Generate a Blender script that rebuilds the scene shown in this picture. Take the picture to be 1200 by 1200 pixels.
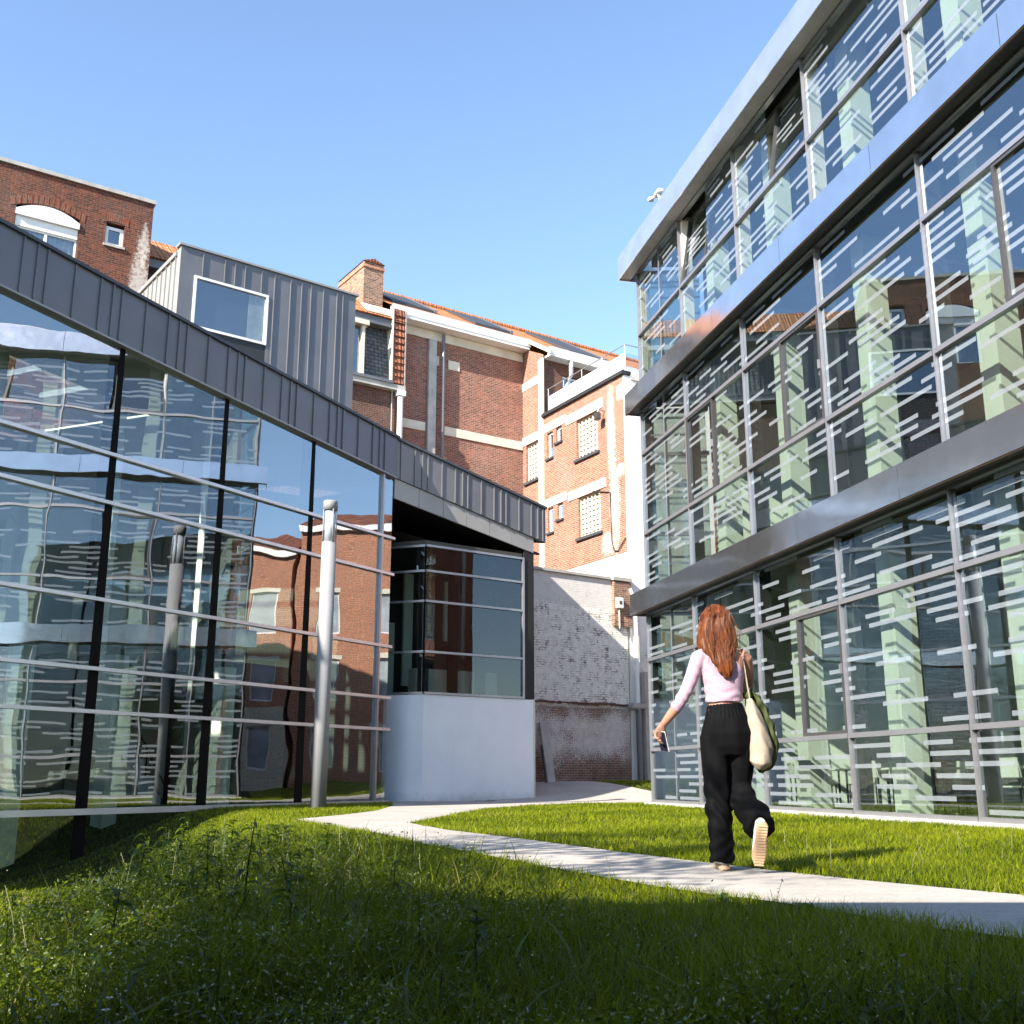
import bpy, bmesh, math, random
import numpy as np
from mathutils import Vector, Matrix
R = math.radians
for o in list(bpy.data.objects): bpy.data.objects.remove(o)
SC = bpy.context.scene
COL = SC.collection
random.seed(7); RNG = np.random.default_rng(11)

# ---------------------------------------------------------------- camera, sky, sun, exposure
cam_d = bpy.data.cameras.new('camera'); cam = bpy.data.objects.new('camera', cam_d); COL.objects.link(cam)
cam.location = (0, 0, 0.6); cam.rotation_euler = (R(90 + 13.813), 0, 0)
cam_d.sensor_width = 36; cam_d.lens = 36 * 1269 / 1200; cam_d.clip_end = 3000; cam_d.clip_start = 0.05
SC.camera = cam
SUN_AZ, SUN_EL = 221.6, 31.5          # compass bearing towards the sun (clockwise from +Y), elevation
w = bpy.data.worlds.new('World'); SC.world = w; w.use_nodes = True
nt = w.node_tree; bg = nt.nodes['Background']
sky = nt.nodes.new('ShaderNodeTexSky'); sky.sky_type = 'NISHITA'; sky.sun_disc = False
sky.sun_elevation = R(SUN_EL); sky.sun_rotation = R(SUN_AZ); sky.air_density = 1.0; sky.dust_density = 0.25; sky.ozone_density = 2.2
nt.links.new(sky.outputs[0], bg.inputs[0]); bg.inputs[1].default_value = 0.122
sd = bpy.data.lights.new('sun', 'SUN'); sun = bpy.data.objects.new('sun', sd); COL.objects.link(sun)
sd.energy = 5.0; sd.angle = R(0.53); sd.color = (1, 0.93, 0.82)
sv = Vector((math.sin(R(SUN_AZ)) * math.cos(R(SUN_EL)), math.cos(R(SUN_AZ)) * math.cos(R(SUN_EL)), math.sin(R(SUN_EL))))
sun.rotation_euler = (-sv).to_track_quat('-Z', 'Y').to_euler(); sun.location = sv * 60
vs = SC.view_settings; vs.view_transform = 'Standard'; vs.look = 'None'; vs.gamma = 1; vs.exposure = 1.6
SC.render.engine = 'CYCLES'; cy = SC.cycles
cy.use_denoising = True; cy.max_bounces = 10; cy.transparent_max_bounces = 24; cy.glossy_bounces = 5; cy.diffuse_bounces = 3
cy.transmission_bounces = 4; cy.sample_clamp_indirect = 6; cy.caustics_reflective = False; cy.caustics_refractive = False
cy.use_adaptive_sampling = True; cy.adaptive_threshold = 0.012

# ---------------------------------------------------------------- helpers
def link(o, parent=None):
    COL.objects.link(o)
    if parent is not None: o.parent = parent
    return o
def tag(o, label=None, cat=None, group=None, kind=None):
    if label: o['label'] = label
    if cat: o['category'] = cat
    if group: o['group'] = group
    if kind: o['kind'] = kind
    return o
def empty(name, loc=(0, 0, 0), rz=0.0):
    o = bpy.data.objects.new(name, None); o.location = loc; o.rotation_euler = (0, 0, rz); o.empty_display_size = 0.3
    return link(o)
def frame(name, xy, heading, z=0.0):          # local x runs along the compass heading
    return empty(name, (xy[0], xy[1], z), R(90 - heading))
class MB:
    def __init__(s): s.v = []; s.f = []
    def poly(s, pts):
        n = len(s.v); s.v += [tuple(p) for p in pts]; s.f.append(tuple(range(n, n + len(pts)))); return s
    def box(s, x0, x1, y0, y1, z0, z1):
        n = len(s.v)
        s.v += [(x0,y0,z0),(x1,y0,z0),(x1,y1,z0),(x0,y1,z0),(x0,y0,z1),(x1,y0,z1),(x1,y1,z1),(x0,y1,z1)]
        for q in ((0,3,2,1),(4,5,6,7),(0,1,5,4),(1,2,6,5),(2,3,7,6),(3,0,4,7)): s.f.append(tuple(n + i for i in q))
        return s
    def hexa(s, lo, hi):                      # two quads (bottom, top), each counter-clockwise from above
        n = len(s.v); s.v += [tuple(p) for p in lo] + [tuple(p) for p in hi]
        for q in ((0,3,2,1),(4,5,6,7),(0,1,5,4),(1,2,6,5),(2,3,7,6),(3,0,4,7)): s.f.append(tuple(n + i for i in q))
        return s
    def prism(s, outline, off):               # outline: planar points, off: extrusion vector
        n = len(s.v); k = len(outline); off = Vector(off)
        s.v += [tuple(p) for p in outline] + [tuple(Vector(p) + off) for p in outline]
        s.f.append(tuple(range(n + k - 1, n - 1, -1))); s.f.append(tuple(range(n + k, n + 2 * k)))
        for i in range(k):
            j = (i + 1) % k; s.f.append((n + i, n + j, n + k + j, n + k + i))
        return s
    def tube(s, pts, r, seg=10, cap=True):
        pts = [Vector(p) for p in pts]; n0 = len(s.v); rr = r if isinstance(r, (list, tuple)) else [r] * len(pts)
        for i, p in enumerate(pts):
            t = (pts[min(i + 1, len(pts) - 1)] - pts[max(i - 1, 0)]).normalized()
            a = Vector((0, 0, 1)) if abs(t.z) < .9 else Vector((1, 0, 0))
            e1 = t.cross(a).normalized(); e2 = t.cross(e1)
            for k in range(seg):
                an = 2 * math.pi * k / seg; s.v.append(tuple(p + (e1 * math.cos(an) + e2 * math.sin(an)) * rr[i]))
        for i in range(len(pts) - 1):
            for k in range(seg):
                a = n0 + i * seg + k; b = n0 + i * seg + (k + 1) % seg
                s.f.append((a, b, b + seg, a + seg))
        if cap:
            s.f.append(tuple(n0 + k for k in range(seg - 1, -1, -1))); e = n0 + (len(pts) - 1) * seg
            s.f.append(tuple(e + k for k in range(seg)))
        return s
    def lathe(s, prof, c=(0, 0), seg=24):     # prof: (r, z) list
        n0 = len(s.v)
        for r, z in prof:
            for k in range(seg):
                an = 2 * math.pi * k / seg; s.v.append((c[0] + r * math.cos(an), c[1] + r * math.sin(an), z))
        for i in range(len(prof) - 1):
            for k in range(seg):
                a = n0 + i * seg + k; b = n0 + i * seg + (k + 1) % seg; s.f.append((a, b, b + seg, a + seg))
        s.f.append(tuple(n0 + k for k in range(seg - 1, -1, -1))); e = n0 + (len(prof) - 1) * seg
        s.f.append(tuple(e + k for k in range(seg)))
        return s
    def build(s, name, mat=None, parent=None, smooth=False, bevel=0.0, fix=True):
        me = bpy.data.meshes.new(name); me.from_pydata(s.v, [], s.f)
        if fix or bevel:
            bm = bmesh.new(); bm.from_mesh(me)
            if bevel: bmesh.ops.bevel(bm, geom=list(bm.edges), offset=bevel, segments=2, affect='EDGES', clamp_overlap=True)
            if fix: bmesh.ops.recalc_face_normals(bm, faces=bm.faces)
            bm.to_mesh(me); bm.free()
        me.update()
        uvl = me.uv_layers.new(name='UVMap').data
        for p in me.polygons:
            nx, ny, nz = p.normal
            hl = math.hypot(nx, ny)
            for li in p.loop_indices:
                x, y, z = me.vertices[me.loops[li].vertex_index].co
                uvl[li].uv = (x, y) if (abs(nz) > .8 or hl < 1e-6) else ((-ny * x + nx * y) / hl, z)
        if smooth:
            for p in me.polygons: p.use_smooth = True
        if mat: me.materials.append(mat)
        return link(bpy.data.objects.new(name, me), parent)

# ---------------------------------------------------------------- materials
class NT:                                     # small node-tree writer
    def __init__(s, name):
        s.m = bpy.data.materials.new(name); s.m.use_nodes = True; s.t = s.m.node_tree; s.t.nodes.clear()
        s.out = s.t.nodes.new('ShaderNodeOutputMaterial')
    def n(s, typ, ins=None, **kw):
        nd = s.t.nodes.new('ShaderNode' + typ)
        for k, v in kw.items(): setattr(nd, k, v)
        for k, v in (ins or {}).items():
            if isinstance(v, bpy.types.NodeSocket): s.t.links.new(v, nd.inputs[k])
            else: nd.inputs[k].default_value = v
        return nd
    def math(s, op, a, b=0.0, c=0.0): return s.n('Math', {0: a, 1: b, 2: c}, operation=op).outputs[0]
    def mix(s, f, a, b, typ='MIX'):
        nd = s.n('Mix', None, data_type='RGBA', blend_type=typ)
        for idx, v in ((0, f), (6, a), (7, b)):
            if isinstance(v, bpy.types.NodeSocket): s.t.links.new(v, nd.inputs[idx])
            else: nd.inputs[idx].default_value = v if idx == 0 else (*v, 1) if len(v) == 3 else v
        return nd.outputs[2]
    def ramp(s, f, stops):
        nd = s.n('ValToRGB', {0: f}); cr = nd.color_ramp
        while len(cr.elements) < len(stops): cr.elements.new(0.5)
        for e, (p, c) in zip(cr.elements, stops): e.position = p; e.color = (*c, 1) if len(c) == 3 else c
        return nd.outputs[0]
    def noise(s, vec, scale, detail=4, rough=.55):
        return s.n('TexNoise', {'Vector': vec, 'Scale': scale, 'Detail': detail, 'Roughness': rough}).outputs[0]
    def uv(s): return s.n('UVMap').outputs[0]
    def obj(s): return s.n('TexCoord').outputs['Object']
    def bump(s, h, strength=.3, dist=.01):
        return s.n('Bump', {'Height': h, 'Strength': strength, 'Distance': dist}).outputs[0]
    def pbr(s, col, rough=.6, metal=0.0, normal=None, spec=None, **extra):
        ins = {'Base Color': col if isinstance(col, bpy.types.NodeSocket) else (*col, 1), 'Roughness': rough, 'Metallic': metal}
        if normal is not None: ins['Normal'] = normal
        if spec is not None: ins['Specular IOR Level'] = spec
        ins.update(extra)
        b = s.n('BsdfPrincipled', ins); return b.outputs[0]
    def done(s, sh): s.t.links.new(sh, s.out.inputs[0]); return s.m

def plain(name, col, rough=.6, metal=0.0, var=.12, scale=3.0, bump=0.0, bscale=60, spec=None):
    t = NT(name); ob = t.obj(); n1 = t.noise(ob, scale, 5)
    lo = tuple(c * (1 - var) for c in col); hi = tuple(min(1, c * (1 + var)) for c in col)
    c = t.ramp(n1, [(.3, lo), (.7, hi)]); r2 = t.math('MULTIPLY_ADD', t.noise(ob, scale * 4), .16, rough - .08)
    nb = t.bump(t.noise(ob, bscale, 3), .5, bump) if bump else None
    return t.done(t.pbr(c, r2, metal, nb, spec))

def brick(name, c1, c2, mortar, stain=(.05, .04, .035), stain_amt=.5, pale=(.5, .45, .4), pale_amt=.15, row=.075, wid=.22, mort=.010, spots=None, zwet=None):
    t = NT(name); uv = t.uv(); ob = t.obj()
    wob = t.n('VectorMath', {0: uv, 1: t.n('VectorMath', {0: t.n('TexNoise', {'Vector': ob, 'Scale': 2.5, 'Detail': 2}).outputs[1], 3: .012}, operation='SCALE').outputs[0]}, operation='ADD').outputs[0]
    b = t.n('TexBrick', {'Vector': wob, 'Color1': (*c1, 1), 'Color2': (*c2, 1), 'Mortar': (*mortar, 1), 'Scale': 1.0, 'Mortar Size': mort,
                         'Mortar Smooth': .3, 'Bias': 0.0, 'Brick Width': wid, 'Row Height': row}); b.offset = .5
    n1 = t.noise(ob, 1.1, 7, .65); n2 = t.noise(ob, 9, 4); n3 = t.noise(ob, .55, 6, .6)
    c = t.mix(t.math('MULTIPLY', t.ramp(n1, [(.45, (0,0,0)), (.75, (1,1,1))]), stain_amt), b.outputs[0], stain)
    c = t.mix(t.math('MULTIPLY', t.ramp(n3, [(.52, (0,0,0)), (.72, (1,1,1))]), pale_amt), c, pale)
    c = t.mix(.7, c, t.ramp(n2, [(.3, (.55,.55,.55)), (.7, (1.25,1.25,1.25))]), 'MULTIPLY')
    for (cx, cz, rx, rz, amt) in (spots or []):       # pale limewash/efflorescence marks of their own shape
        sp = t.n('SeparateXYZ', {0: ob}); dx = t.math('DIVIDE', t.math('SUBTRACT', sp.outputs[0], cx), rx); dz = t.math('DIVIDE', t.math('SUBTRACT', sp.outputs[2], cz), rz)
        d = t.math('ADD', t.math('MULTIPLY', dx, dx), t.math('MULTIPLY', dz, dz))
        d = t.math('ADD', d, t.math('MULTIPLY', t.math('SUBTRACT', t.noise(ob, 7, 8, .8), .5), 5.5))
        m = t.n('MapRange', {0: d, 1: .2, 2: 1.0, 3: amt, 4: 0.0}).outputs[0]
        c = t.mix(m, c, (.62, .56, .50))
    h = t.math('MULTIPLY_ADD', n2, .35, t.math('SUBTRACT', 1.0, b.outputs[1]))
    return t.done(t.pbr(c, .88, 0, t.bump(h, .8, .012), .25))

def frit_mask(t):
    ob = t.obj(); sp = t.n('SeparateXYZ', {0: ob}); X, Z = sp.outputs[0], sp.outputs[2]
    rowv = t.math('DIVIDE', Z, .150); row = t.math('FLOOR', rowv); fz = t.math('FRACT', rowv)
    inb = t.math('LESS_THAN', fz, .43)
    off = t.n('TexWhiteNoise', {'W': row}, noise_dimensions='1D').outputs[0]
    u = t.math('DIVIDE', t.math('MULTIPLY_ADD', off, 9.7, X), 1.5); cell = t.math('FLOOR', u); fu = t.math('FRACT', u)
    vec = t.n('CombineXYZ', {0: cell, 1: row}).outputs[0]
    wn = t.n('TexWhiteNoise', {'Vector': vec}, noise_dimensions='2D'); rs = t.n('SeparateColor', {0: wn.outputs[1]})
    pres = t.math('LESS_THAN', wn.outputs[0], .62)
    ln = t.math('MULTIPLY_ADD', rs.outputs[1], .55, .38)
    return t.math('MULTIPLY', t.math('MULTIPLY', inb, pres), t.math('LESS_THAN', fu, ln))

def glass(name, tint=(.72, .80, .76), ior=2.0, frit=False, wave=0.0, wscale=.7, frit_col=(.30, .33, .36), frit_a=.76, refl=(.92, .96, 1)):
    t = NT(name); ob = t.obj()
    nrm = None
    if wave:
        h = t.n('TexNoise', {'Vector': ob, 'Scale': wscale, 'Detail': 1.5, 'Roughness': .4}).outputs[0]
        nrm = t.n('Bump', {'Height': h, 'Strength': 1.0, 'Distance': wave}).outputs[0]
    tr = t.n('BsdfTransparent', {'Color': (*tint, 1)}).outputs[0]
    gi = {'Color': (*refl, 1), 'Roughness': .0}
    if nrm is not None: gi['Normal'] = nrm
    gl = t.n('BsdfGlossy', gi).outputs[0]
    base = tr
    if frit:
        m = frit_mask(t)
        fr = t.n('MixShader', {0: .25, 1: t.n('BsdfDiffuse', {'Color': (*frit_col, 1)}).outputs[0], 2: t.n('BsdfTranslucent', {'Color': (*frit_col, 1)}).outputs[0]}).outputs[0]
        base = t.n('MixShader', {0: t.math('MULTIPLY', m, frit_a), 1: tr, 2: fr}).outputs[0]
    fi = {'IOR': ior}
    fres = t.n('Fresnel', fi).outputs[0]
    back = t.n('NewGeometry').outputs['Backfacing']
    f = t.math('MULTIPLY', fres, t.math('SUBTRACT', 1.0, back))
    fb = t.n('MixShader', {0: back, 1: base, 2: t.n('BsdfTransparent', {'Color': (.97, 1, .985, 1)}).outputs[0]}).outputs[0]
    return t.done(t.n('MixShader', {0: f, 1: fb, 2: gl}).outputs[0])

def metal(name, col, rough=.25, met=1.0, wave=0.0, wscale=1.5, var=.08):
    t = NT(name); ob = t.obj()
    c = t.ramp(t.noise(ob, 1.7, 4), [(.3, tuple(x * (1 - var) for x in col)), (.7, tuple(min(1, x * (1 + var)) for x in col))])
    r = t.math('MULTIPLY_ADD', t.noise(ob, 6, 4), .12, rough - .06 if rough > .06 else rough)
    nb = t.n('Bump', {'Height': t.noise(ob, wscale, 1.5), 'Strength': 1.0, 'Distance': wave}).outputs[0] if wave else None
    return t.done(t.pbr(c, r, met, nb))

M = {}
M['glass_frit'] = glass('glass_frit', tint=(.60, .66, .62), frit=True, ior=3.1, wave=.0016, wscale=.8, refl=(.78, .90, 1))
M['glass_clear'] = glass('glass_clear', tint=(.72, .80, .75), ior=3.4, wave=.0095, wscale=.62)
M['glass_dark'] = glass('glass_dark', tint=(.60, .65, .62), ior=1.8, wave=.003)
M['window_clear'] = glass('window_clear', tint=(.88, .92, .90), ior=1.45)
M['window_glass'] = glass('window_glass', tint=(.7, .75, .78), ior=3.0, wave=.001)
M['alu'] = metal('alu', (.37, .36, .38), .34, .7)
M['alu_bright'] = metal('alu_bright', (.66, .65, .66), .36, .55)
M['alu_dark'] = metal('alu_dark', (.09, .085, .085), .4, .5)
M['spandrel'] = metal('spandrel', (.72, .73, .77), .05, .95, .010, 1.0)
M['parapet'] = metal('parapet', (.74, .74, .80), .22, .85, .003, .8)
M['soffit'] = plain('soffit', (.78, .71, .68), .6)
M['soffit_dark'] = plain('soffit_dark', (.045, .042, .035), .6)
M['zinc'] = plain('zinc', (.15, .15, .162), .46, .3, .10, 1.2)
M['zinc_light'] = plain('zinc_light', (.30, .29, .28), .5, .25, .08, 1.0)
M['black'] = plain('black', (.006, .006, .006), .6, 0, .2, spec=.05)
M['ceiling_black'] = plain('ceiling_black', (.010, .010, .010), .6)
def render_wall():
    t = NT('white_render'); ob = t.obj(); sp = t.n('SeparateXYZ', {0: ob})
    c = t.ramp(t.noise(ob, 1.3, 6), [(.3, (.77, .77, .79)), (.7, (.83, .83, .845))])
    st = t.noise(t.n('Mapping', {'Vector': ob, 'Scale': (9, 9, .7)}).outputs[0], 1.0, 5, .65)
    c = t.mix(t.math('MULTIPLY', t.ramp(st, [(.5, (0,0,0)), (.75, (1,1,1))]), .07), c, (.55, .55, .54))
    splash = t.n('MapRange', {0: t.math('MULTIPLY_ADD', t.noise(ob, 5, 6, .7), -.5, sp.outputs[2]), 1: -.30, 2: .0, 3: .45, 4: 0.0}).outputs[0]
    c = t.mix(splash, c, (.30, .28, .24))
    return t.done(t.pbr(c, .85, 0, t.bump(t.noise(ob, 80, 3), .4, .003), .2))
M['white_render'] = render_wall()
M['column'] = plain('column', (.78, .79, .72), .7, 0, .03)
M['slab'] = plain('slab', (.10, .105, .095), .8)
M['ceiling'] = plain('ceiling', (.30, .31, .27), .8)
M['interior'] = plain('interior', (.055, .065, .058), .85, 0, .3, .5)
M['hall_wall'] = plain('hall_wall', (.42, .44, .38), .85, 0, .12, .6)
M['floor_in'] = plain('floor_in', (.20, .20, .18), .5)
M['pale_wood'] = plain('pale_wood', (.62, .60, .54), .7, 0, .05)
M['concrete'] = plain('concrete', (.40, .38, .35), .85, 0, .18, 2.5, .004, 40)
M['cream'] = plain('cream', (.62, .56, .46), .85, 0, .15, 1.5, .004, 30)
M['white_plaster'] = plain('white_plaster', (.80, .78, .73), .85, 0, .05, .8, .003, 25)
M['white_paint'] = plain('white_paint', (.78, .77, .75), .5, 0, .05)
M['slate_dark'] = plain('slate_dark', (.05, .055, .065), .5)
M['pvc_white'] = plain('pvc_white', (.78, .78, .77), .35, 0, .03)
M['curtain'] = plain('curtain', (.42, .40, .34), .9, 0, .2, 6)
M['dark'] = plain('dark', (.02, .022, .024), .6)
M['panel'] = plain('panel', (.045, .046, .05), .55, 0, .1)
M['wood'] = plain('wood', (.30, .19, .10), .6, 0, .25, 4)
M['lamp_alu'] = plain('lamp_alu', (.25, .25, .26), .65, 0, .05)
M['rust'] = plain('rust', (.20, .13, .09), .8)
M['brick_a'] = brick('brick_a', (.220, .058, .030), (.095, .030, .020), (.17, .12, .09), stain_amt=.6, pale_amt=.08, spots=[(-.28, 16.4, .38, 2.2, .7), (-.22, 18.3, .22, .9, .6)])
M['brick_arch'] = brick('brick_arch', (.25, .070, .036), (.17, .05, .028), (.2, .14, .1), stain_amt=.4, row=.3, wid=.075)
M['brick_b'] = brick('brick_b', (.17, .062, .04), (.10, .042, .03), (.20, .155, .125), stain_amt=.5)
M['brick_c'] = brick('brick_c', (.37, .125, .075), (.18, .062, .042), (.40, .32, .26), stain_amt=.45, pale_amt=.2)
M['brick_w'] = brick('brick_w', (.37, .140, .082), (.21, .072, .046), (.44, .37, .30), stain_amt=.32, pale_amt=.25,
                     spots=[(.85, 13.2, .30, 2.2, .65), (.7, 10.3, .36, 1.9, .6), (.2, 14.6, .3, .35, .9), (.3, 11.6, .3, .3, .9), (1.2, 9.0, .5, .5, .6)])
M['brick_chimney'] = brick('brick_chimney', (.40, .19, .115), (.12, .06, .04), (.42, .34, .27), stain_amt=.3)
M['brick_red'] = brick('brick_red', (.50, .17, .085), (.40, .14, .07), (.5, .42, .33), stain_amt=.2)
M['stone'] = brick('stone', (.55, .47, .34), (.48, .41, .30), (.4, .34, .26), stain_amt=.25, row=.35, wid=.7)

def tiles(name, c1, c2, row=.30, wid=.22):
    t = NT(name); uv = t.uv(); ob = t.obj()
    b = t.n('TexBrick', {'Vector': uv, 'Color1': (*c1, 1), 'Color2': (*c2, 1), 'Mortar': (*(x * .35 for x in c2), 1), 'Scale': 1.0, 'Mortar Size': .018, 'Mortar Smooth': .6, 'Brick Width': wid, 'Row Height': row})
    b.offset = 0.0 if wid < .25 else .5
    c = t.mix(.6, b.outputs[0], t.ramp(t.noise(ob, 2.5, 6), [(.3, (.55,.55,.55)), (.7, (1.2,1.2,1.2))]), 'MULTIPLY')
    wv = t.n('TexWave', {'Vector': uv, 'Scale': 1 / wid / 3.1416 * 1.57, 'Distortion': 0.0}, wave_type='BANDS', bands_direction='X').outputs[1]
    h = t.math('ADD', t.math('MULTIPLY', wv, .6), t.math('SUBTRACT', 1.0, b.outputs[1]))
    return t.done(t.pbr(c, .75, 0, t.bump(h, .9, .03), .3))
M['tile_orange'] = tiles('tile_orange', (.55, .22, .09), (.45, .17, .07))
M['tile_red'] = tiles('tile_red', (.36, .13, .07), (.22, .08, .05))
M['slate'] = tiles('slate', (.13, .14, .155), (.09, .10, .115), .16, .30)

def whitewash():
    t = NT('whitewashed_brick'); uv = t.uv(); ob = t.obj(); sp = t.n('SeparateXYZ', {0: ob}); X, Z = sp.outputs[0], sp.outputs[2]
    b = t.n('TexBrick', {'Vector': uv, 'Color1': (.30, .15, .10, 1), 'Color2': (.17, .10, .075, 1), 'Mortar': (.34, .30, .25, 1), 'Scale': 1.0, 'Mortar Size': .012, 'Mortar Smooth': .3, 'Brick Width': .23, 'Row Height': .08}); b.offset = .5
    n1 = t.noise(ob, 3.2, 8, .7); n2 = t.noise(ob, .8, 5, .6); n3 = t.noise(ob, 22, 4, .6)
    # how much limewash is left: nearly all above 2.95 m, patches below
    step = t.n('MapRange', {0: t.math('ADD', Z, t.math('MULTIPLY', n1, .25)), 1: 3.0, 2: 3.12}).outputs[0]
    hi = t.n('MapRange', {0: t.math('ADD', t.math('MULTIPLY', n1, .75), t.math('MULTIPLY', t.math('SUBTRACT', 1.0, b.outputs[1]), -.10)), 1: .18, 2: .33}).outputs[0]
    hi = t.n('MapRange', {0: t.math('MULTIPLY_ADD', b.outputs[1], .10, t.math('MULTIPLY_ADD', n3, .22, n1)), 1: .77, 2: .71}).outputs[0]
    lo_h = t.n('MapRange', {0: t.math('ABSOLUTE', t.math('SUBTRACT', Z, 2.0)), 1: 1.25, 2: .3, 3: -.12, 4: .10}).outputs[0]
    lo = t.n('MapRange', {0: t.math('ADD', t.math('ADD', t.math('MULTIPLY', n2, .55), t.math('MULTIPLY', n3, .45)), lo_h), 1: .47, 2: .58, 3: 0.0, 4: .72}).outputs[0]
    amt = t.math('MULTIPLY_ADD', step, t.math('SUBTRACT', hi, lo), lo)
    plast = t.n('MapRange', {0: t.math('MULTIPLY_ADD', n1, .5, t.math('MULTIPLY_ADD', X, .05, Z)), 1: 6.35, 2: 6.5}).outputs[0]
    paint = t.ramp(t.noise(ob, 6, 6, .65), [(.3, (.68, .64, .57)), (.65, (.90, .87, .82))])
    c = t.mix(amt, t.mix(t.ramp(t.noise(ob, 1.6, 5), [(.4, (0,0,0)), (.7, (.7,.7,.7))]), b.outputs[0], (.045, .038, .03)), paint)
    c = t.mix(t.math('MULTIPLY', plast, .8), c, (.62, .60, .56))
    h = t.math('MULTIPLY_ADD', n3, .7, t.math('MULTIPLY', t.math('SUBTRACT', 1.0, b.outputs[1]), t.math('SUBTRACT', 1.0, t.math('MULTIPLY', plast, .8))))
    return t.done(t.pbr(c, .9, 0, t.bump(h, 1.0, .018), .2))
M['whitewash'] = whitewash()

def concrete_path():
    t = NT('path_concrete'); ob = t.obj()
    n1 = t.noise(ob, .9, 6, .6); n2 = t.noise(ob, 45, 4, .7); n3 = t.noise(ob, 7, 5, .6)
    c = t.ramp(n1, [(.3, (.32, .295, .265)), (.7, (.43, .395, .36))])
    c = t.mix(.8, c, t.ramp(n2, [(.28, (.72,.70,.68)), (.55, (1.06,1.06,1.06))]), 'MULTIPLY')
    c = t.mix(.5, c, t.ramp(n3, [(.3, (.82,.80,.77)), (.6, (1.05,1.05,1.05))]), 'MULTIPLY')
    return t.done(t.pbr(c, .9, 0, t.bump(n2, .5, .004), .25))
M['path'] = concrete_path()
def soil():
    t = NT('lawn_soil'); ob = t.obj()
    c = t.ramp(t.noise(ob, 5, 6, .65), [(.3, (.008, .011, .004)), (.7, (.025, .035, .010))])
    return t.done(t.pbr(c, 1.0, 0, t.bump(t.noise(ob, 30, 4), .8, .02), .1))
M['soil'] = soil()
def leafmat(name, dark, light, trans=.45, gloss=.10):
    t = NT(name); at = t.n('Attribute', attribute_name='tint'); f = at.outputs['Fac']
    c = t.ramp(f, [(0.0, dark), (.80, light), (.93, tuple(min(1, x * m) for x, m in zip(light, (1.4, 1.15, 1.2)))), (1.0, (.26, .20, .08))])
    d = t.n('BsdfDiffuse', {'Color': c}).outputs[0]; tl = t.n('BsdfTranslucent', {'Color': t.mix(.5, c, (.30, .38, .02))}).outputs[0]
    m1 = t.n('MixShader', {0: trans, 1: d, 2: tl}).outputs[0]
    gl = t.n('BsdfGlossy', {'Color': (.9, .95, .85, 1), 'Roughness': .42}).outputs[0]
    fr = t.math('MULTIPLY', t.n('Fresnel', {'IOR': 1.4}).outputs[0], gloss * 6)
    return t.done(t.n('MixShader', {0: fr, 1: m1, 2: gl}).outputs[0])
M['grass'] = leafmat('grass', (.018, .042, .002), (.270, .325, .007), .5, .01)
M['grass_wild_shade'] = leafmat('grass_wild_shade', (.002, .006, .001), (.150, .190, .012), .5, .003)  # unmown grass; colour also darkened to deepen the foreground shade
M['weed'] = leafmat('weed', (.014, .032, .005), (.085, .135, .014), .45, .008)
M['straw'] = plain('straw', (.20, .20, .10), .8, 0, .2, 8)

M['herb'] = leafmat('herb', (.005, .012, .001), (.150, .215, .016), .45, .022)
# ---------------------------------------------------------------- ground, path
def sst(a, b, x): t = np.clip((x - a) / (b - a), 0, 1); return t * t * (3 - 2 * t)
def crest_x(y): return np.interp(y, [3, 5.6, 8.8, 13, 18, 22.6], [-1.45, -1.6, -2.2, -3.15, -4.15, -5.2])
def ground_h(x, y):
    x = np.asarray(x, float); y = np.asarray(y, float)
    rear = .5 * sst(29.5, 36.5, y)
    d = crest_x(y) - x
    pit = 1.15 * sst(0, 2.7, d) * (1 - sst(19.0, 23.8, y))
    hump = .02 * np.exp(-((d - .1) / .9) ** 2) * (1 - sst(12, 20, y)) * sst(2.5, 5, y)
    bumps = .02 * np.sin(x * 2.1 + y * .7) * np.sin(y * 1.7 - x) * (1 - sst(5, 12, y)) * sst(-.9, 0, -x - .1 * y)
    return rear - pit + hump + bumps
def terrain():
    xs = np.concatenate([np.linspace(-300, -24, 14), np.arange(-22, 12.01, .4), np.linspace(14, 300, 14)])
    ys = np.concatenate([np.linspace(-200, -8, 12), np.arange(-6, 46.01, .4), np.linspace(50, 500, 14)])
    X, Y = np.meshgrid(xs, ys); Z = ground_h(X, Y)
    v = np.stack([X, Y, Z], -1).reshape(-1, 3); nx = len(xs)
    f = [(j * nx + i, j * nx + i + 1, (j + 1) * nx + i + 1, (j + 1) * nx + i) for j in range(len(ys) - 1) for i in range(nx - 1)]
    b = MB(); b.v = [tuple(p) for p in v]; b.f = f
    return tag(b.build('ground', M['soil'], smooth=True, fix=False), kind='structure')
terrain()
NEAR = [(-3.19,16.63),(-2.53,14.83),(-1.52,12.57),(-.78,10.37),(-.35,9.32),(0,8.39),(.29,7.62),(.60,6.88),(.82,6.36),(1.05,5.95),(1.28,5.62),(1.52,5.1),(1.72,4.63),(1.93,4.35),(2.7,3.2),(4.2,1.4)]
FAR = [(-1.39,15.24),(-.75,13.17),(0,11.52),(.88,9.32),(1.36,8.22),(1.69,7.49),(2.06,6.78),(2.34,6.36),(2.65,5.91),(3.5,4.7),(5.2,2.6)]
LAWNTOP = [(-1.39,15.24),(-.93,19.37),(-.48,22.58),(.38,24.99),(1.65,27.06),(3.45,27.6)]
LEFT = [(-3.19,16.63),(-2.81,18.5),(-2.53,20.85),(-2.62,24.61),(-3.0,27.9)]
PATH_POLY = NEAR + FAR[::-1] + LAWNTOP[1:] + [(3.9,27.6),(5.5,29.5),(.6,29.5)] + [(-2.2,29.5),(-4.3,29.5)] + LEFT[::-1][:-1]
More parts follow.
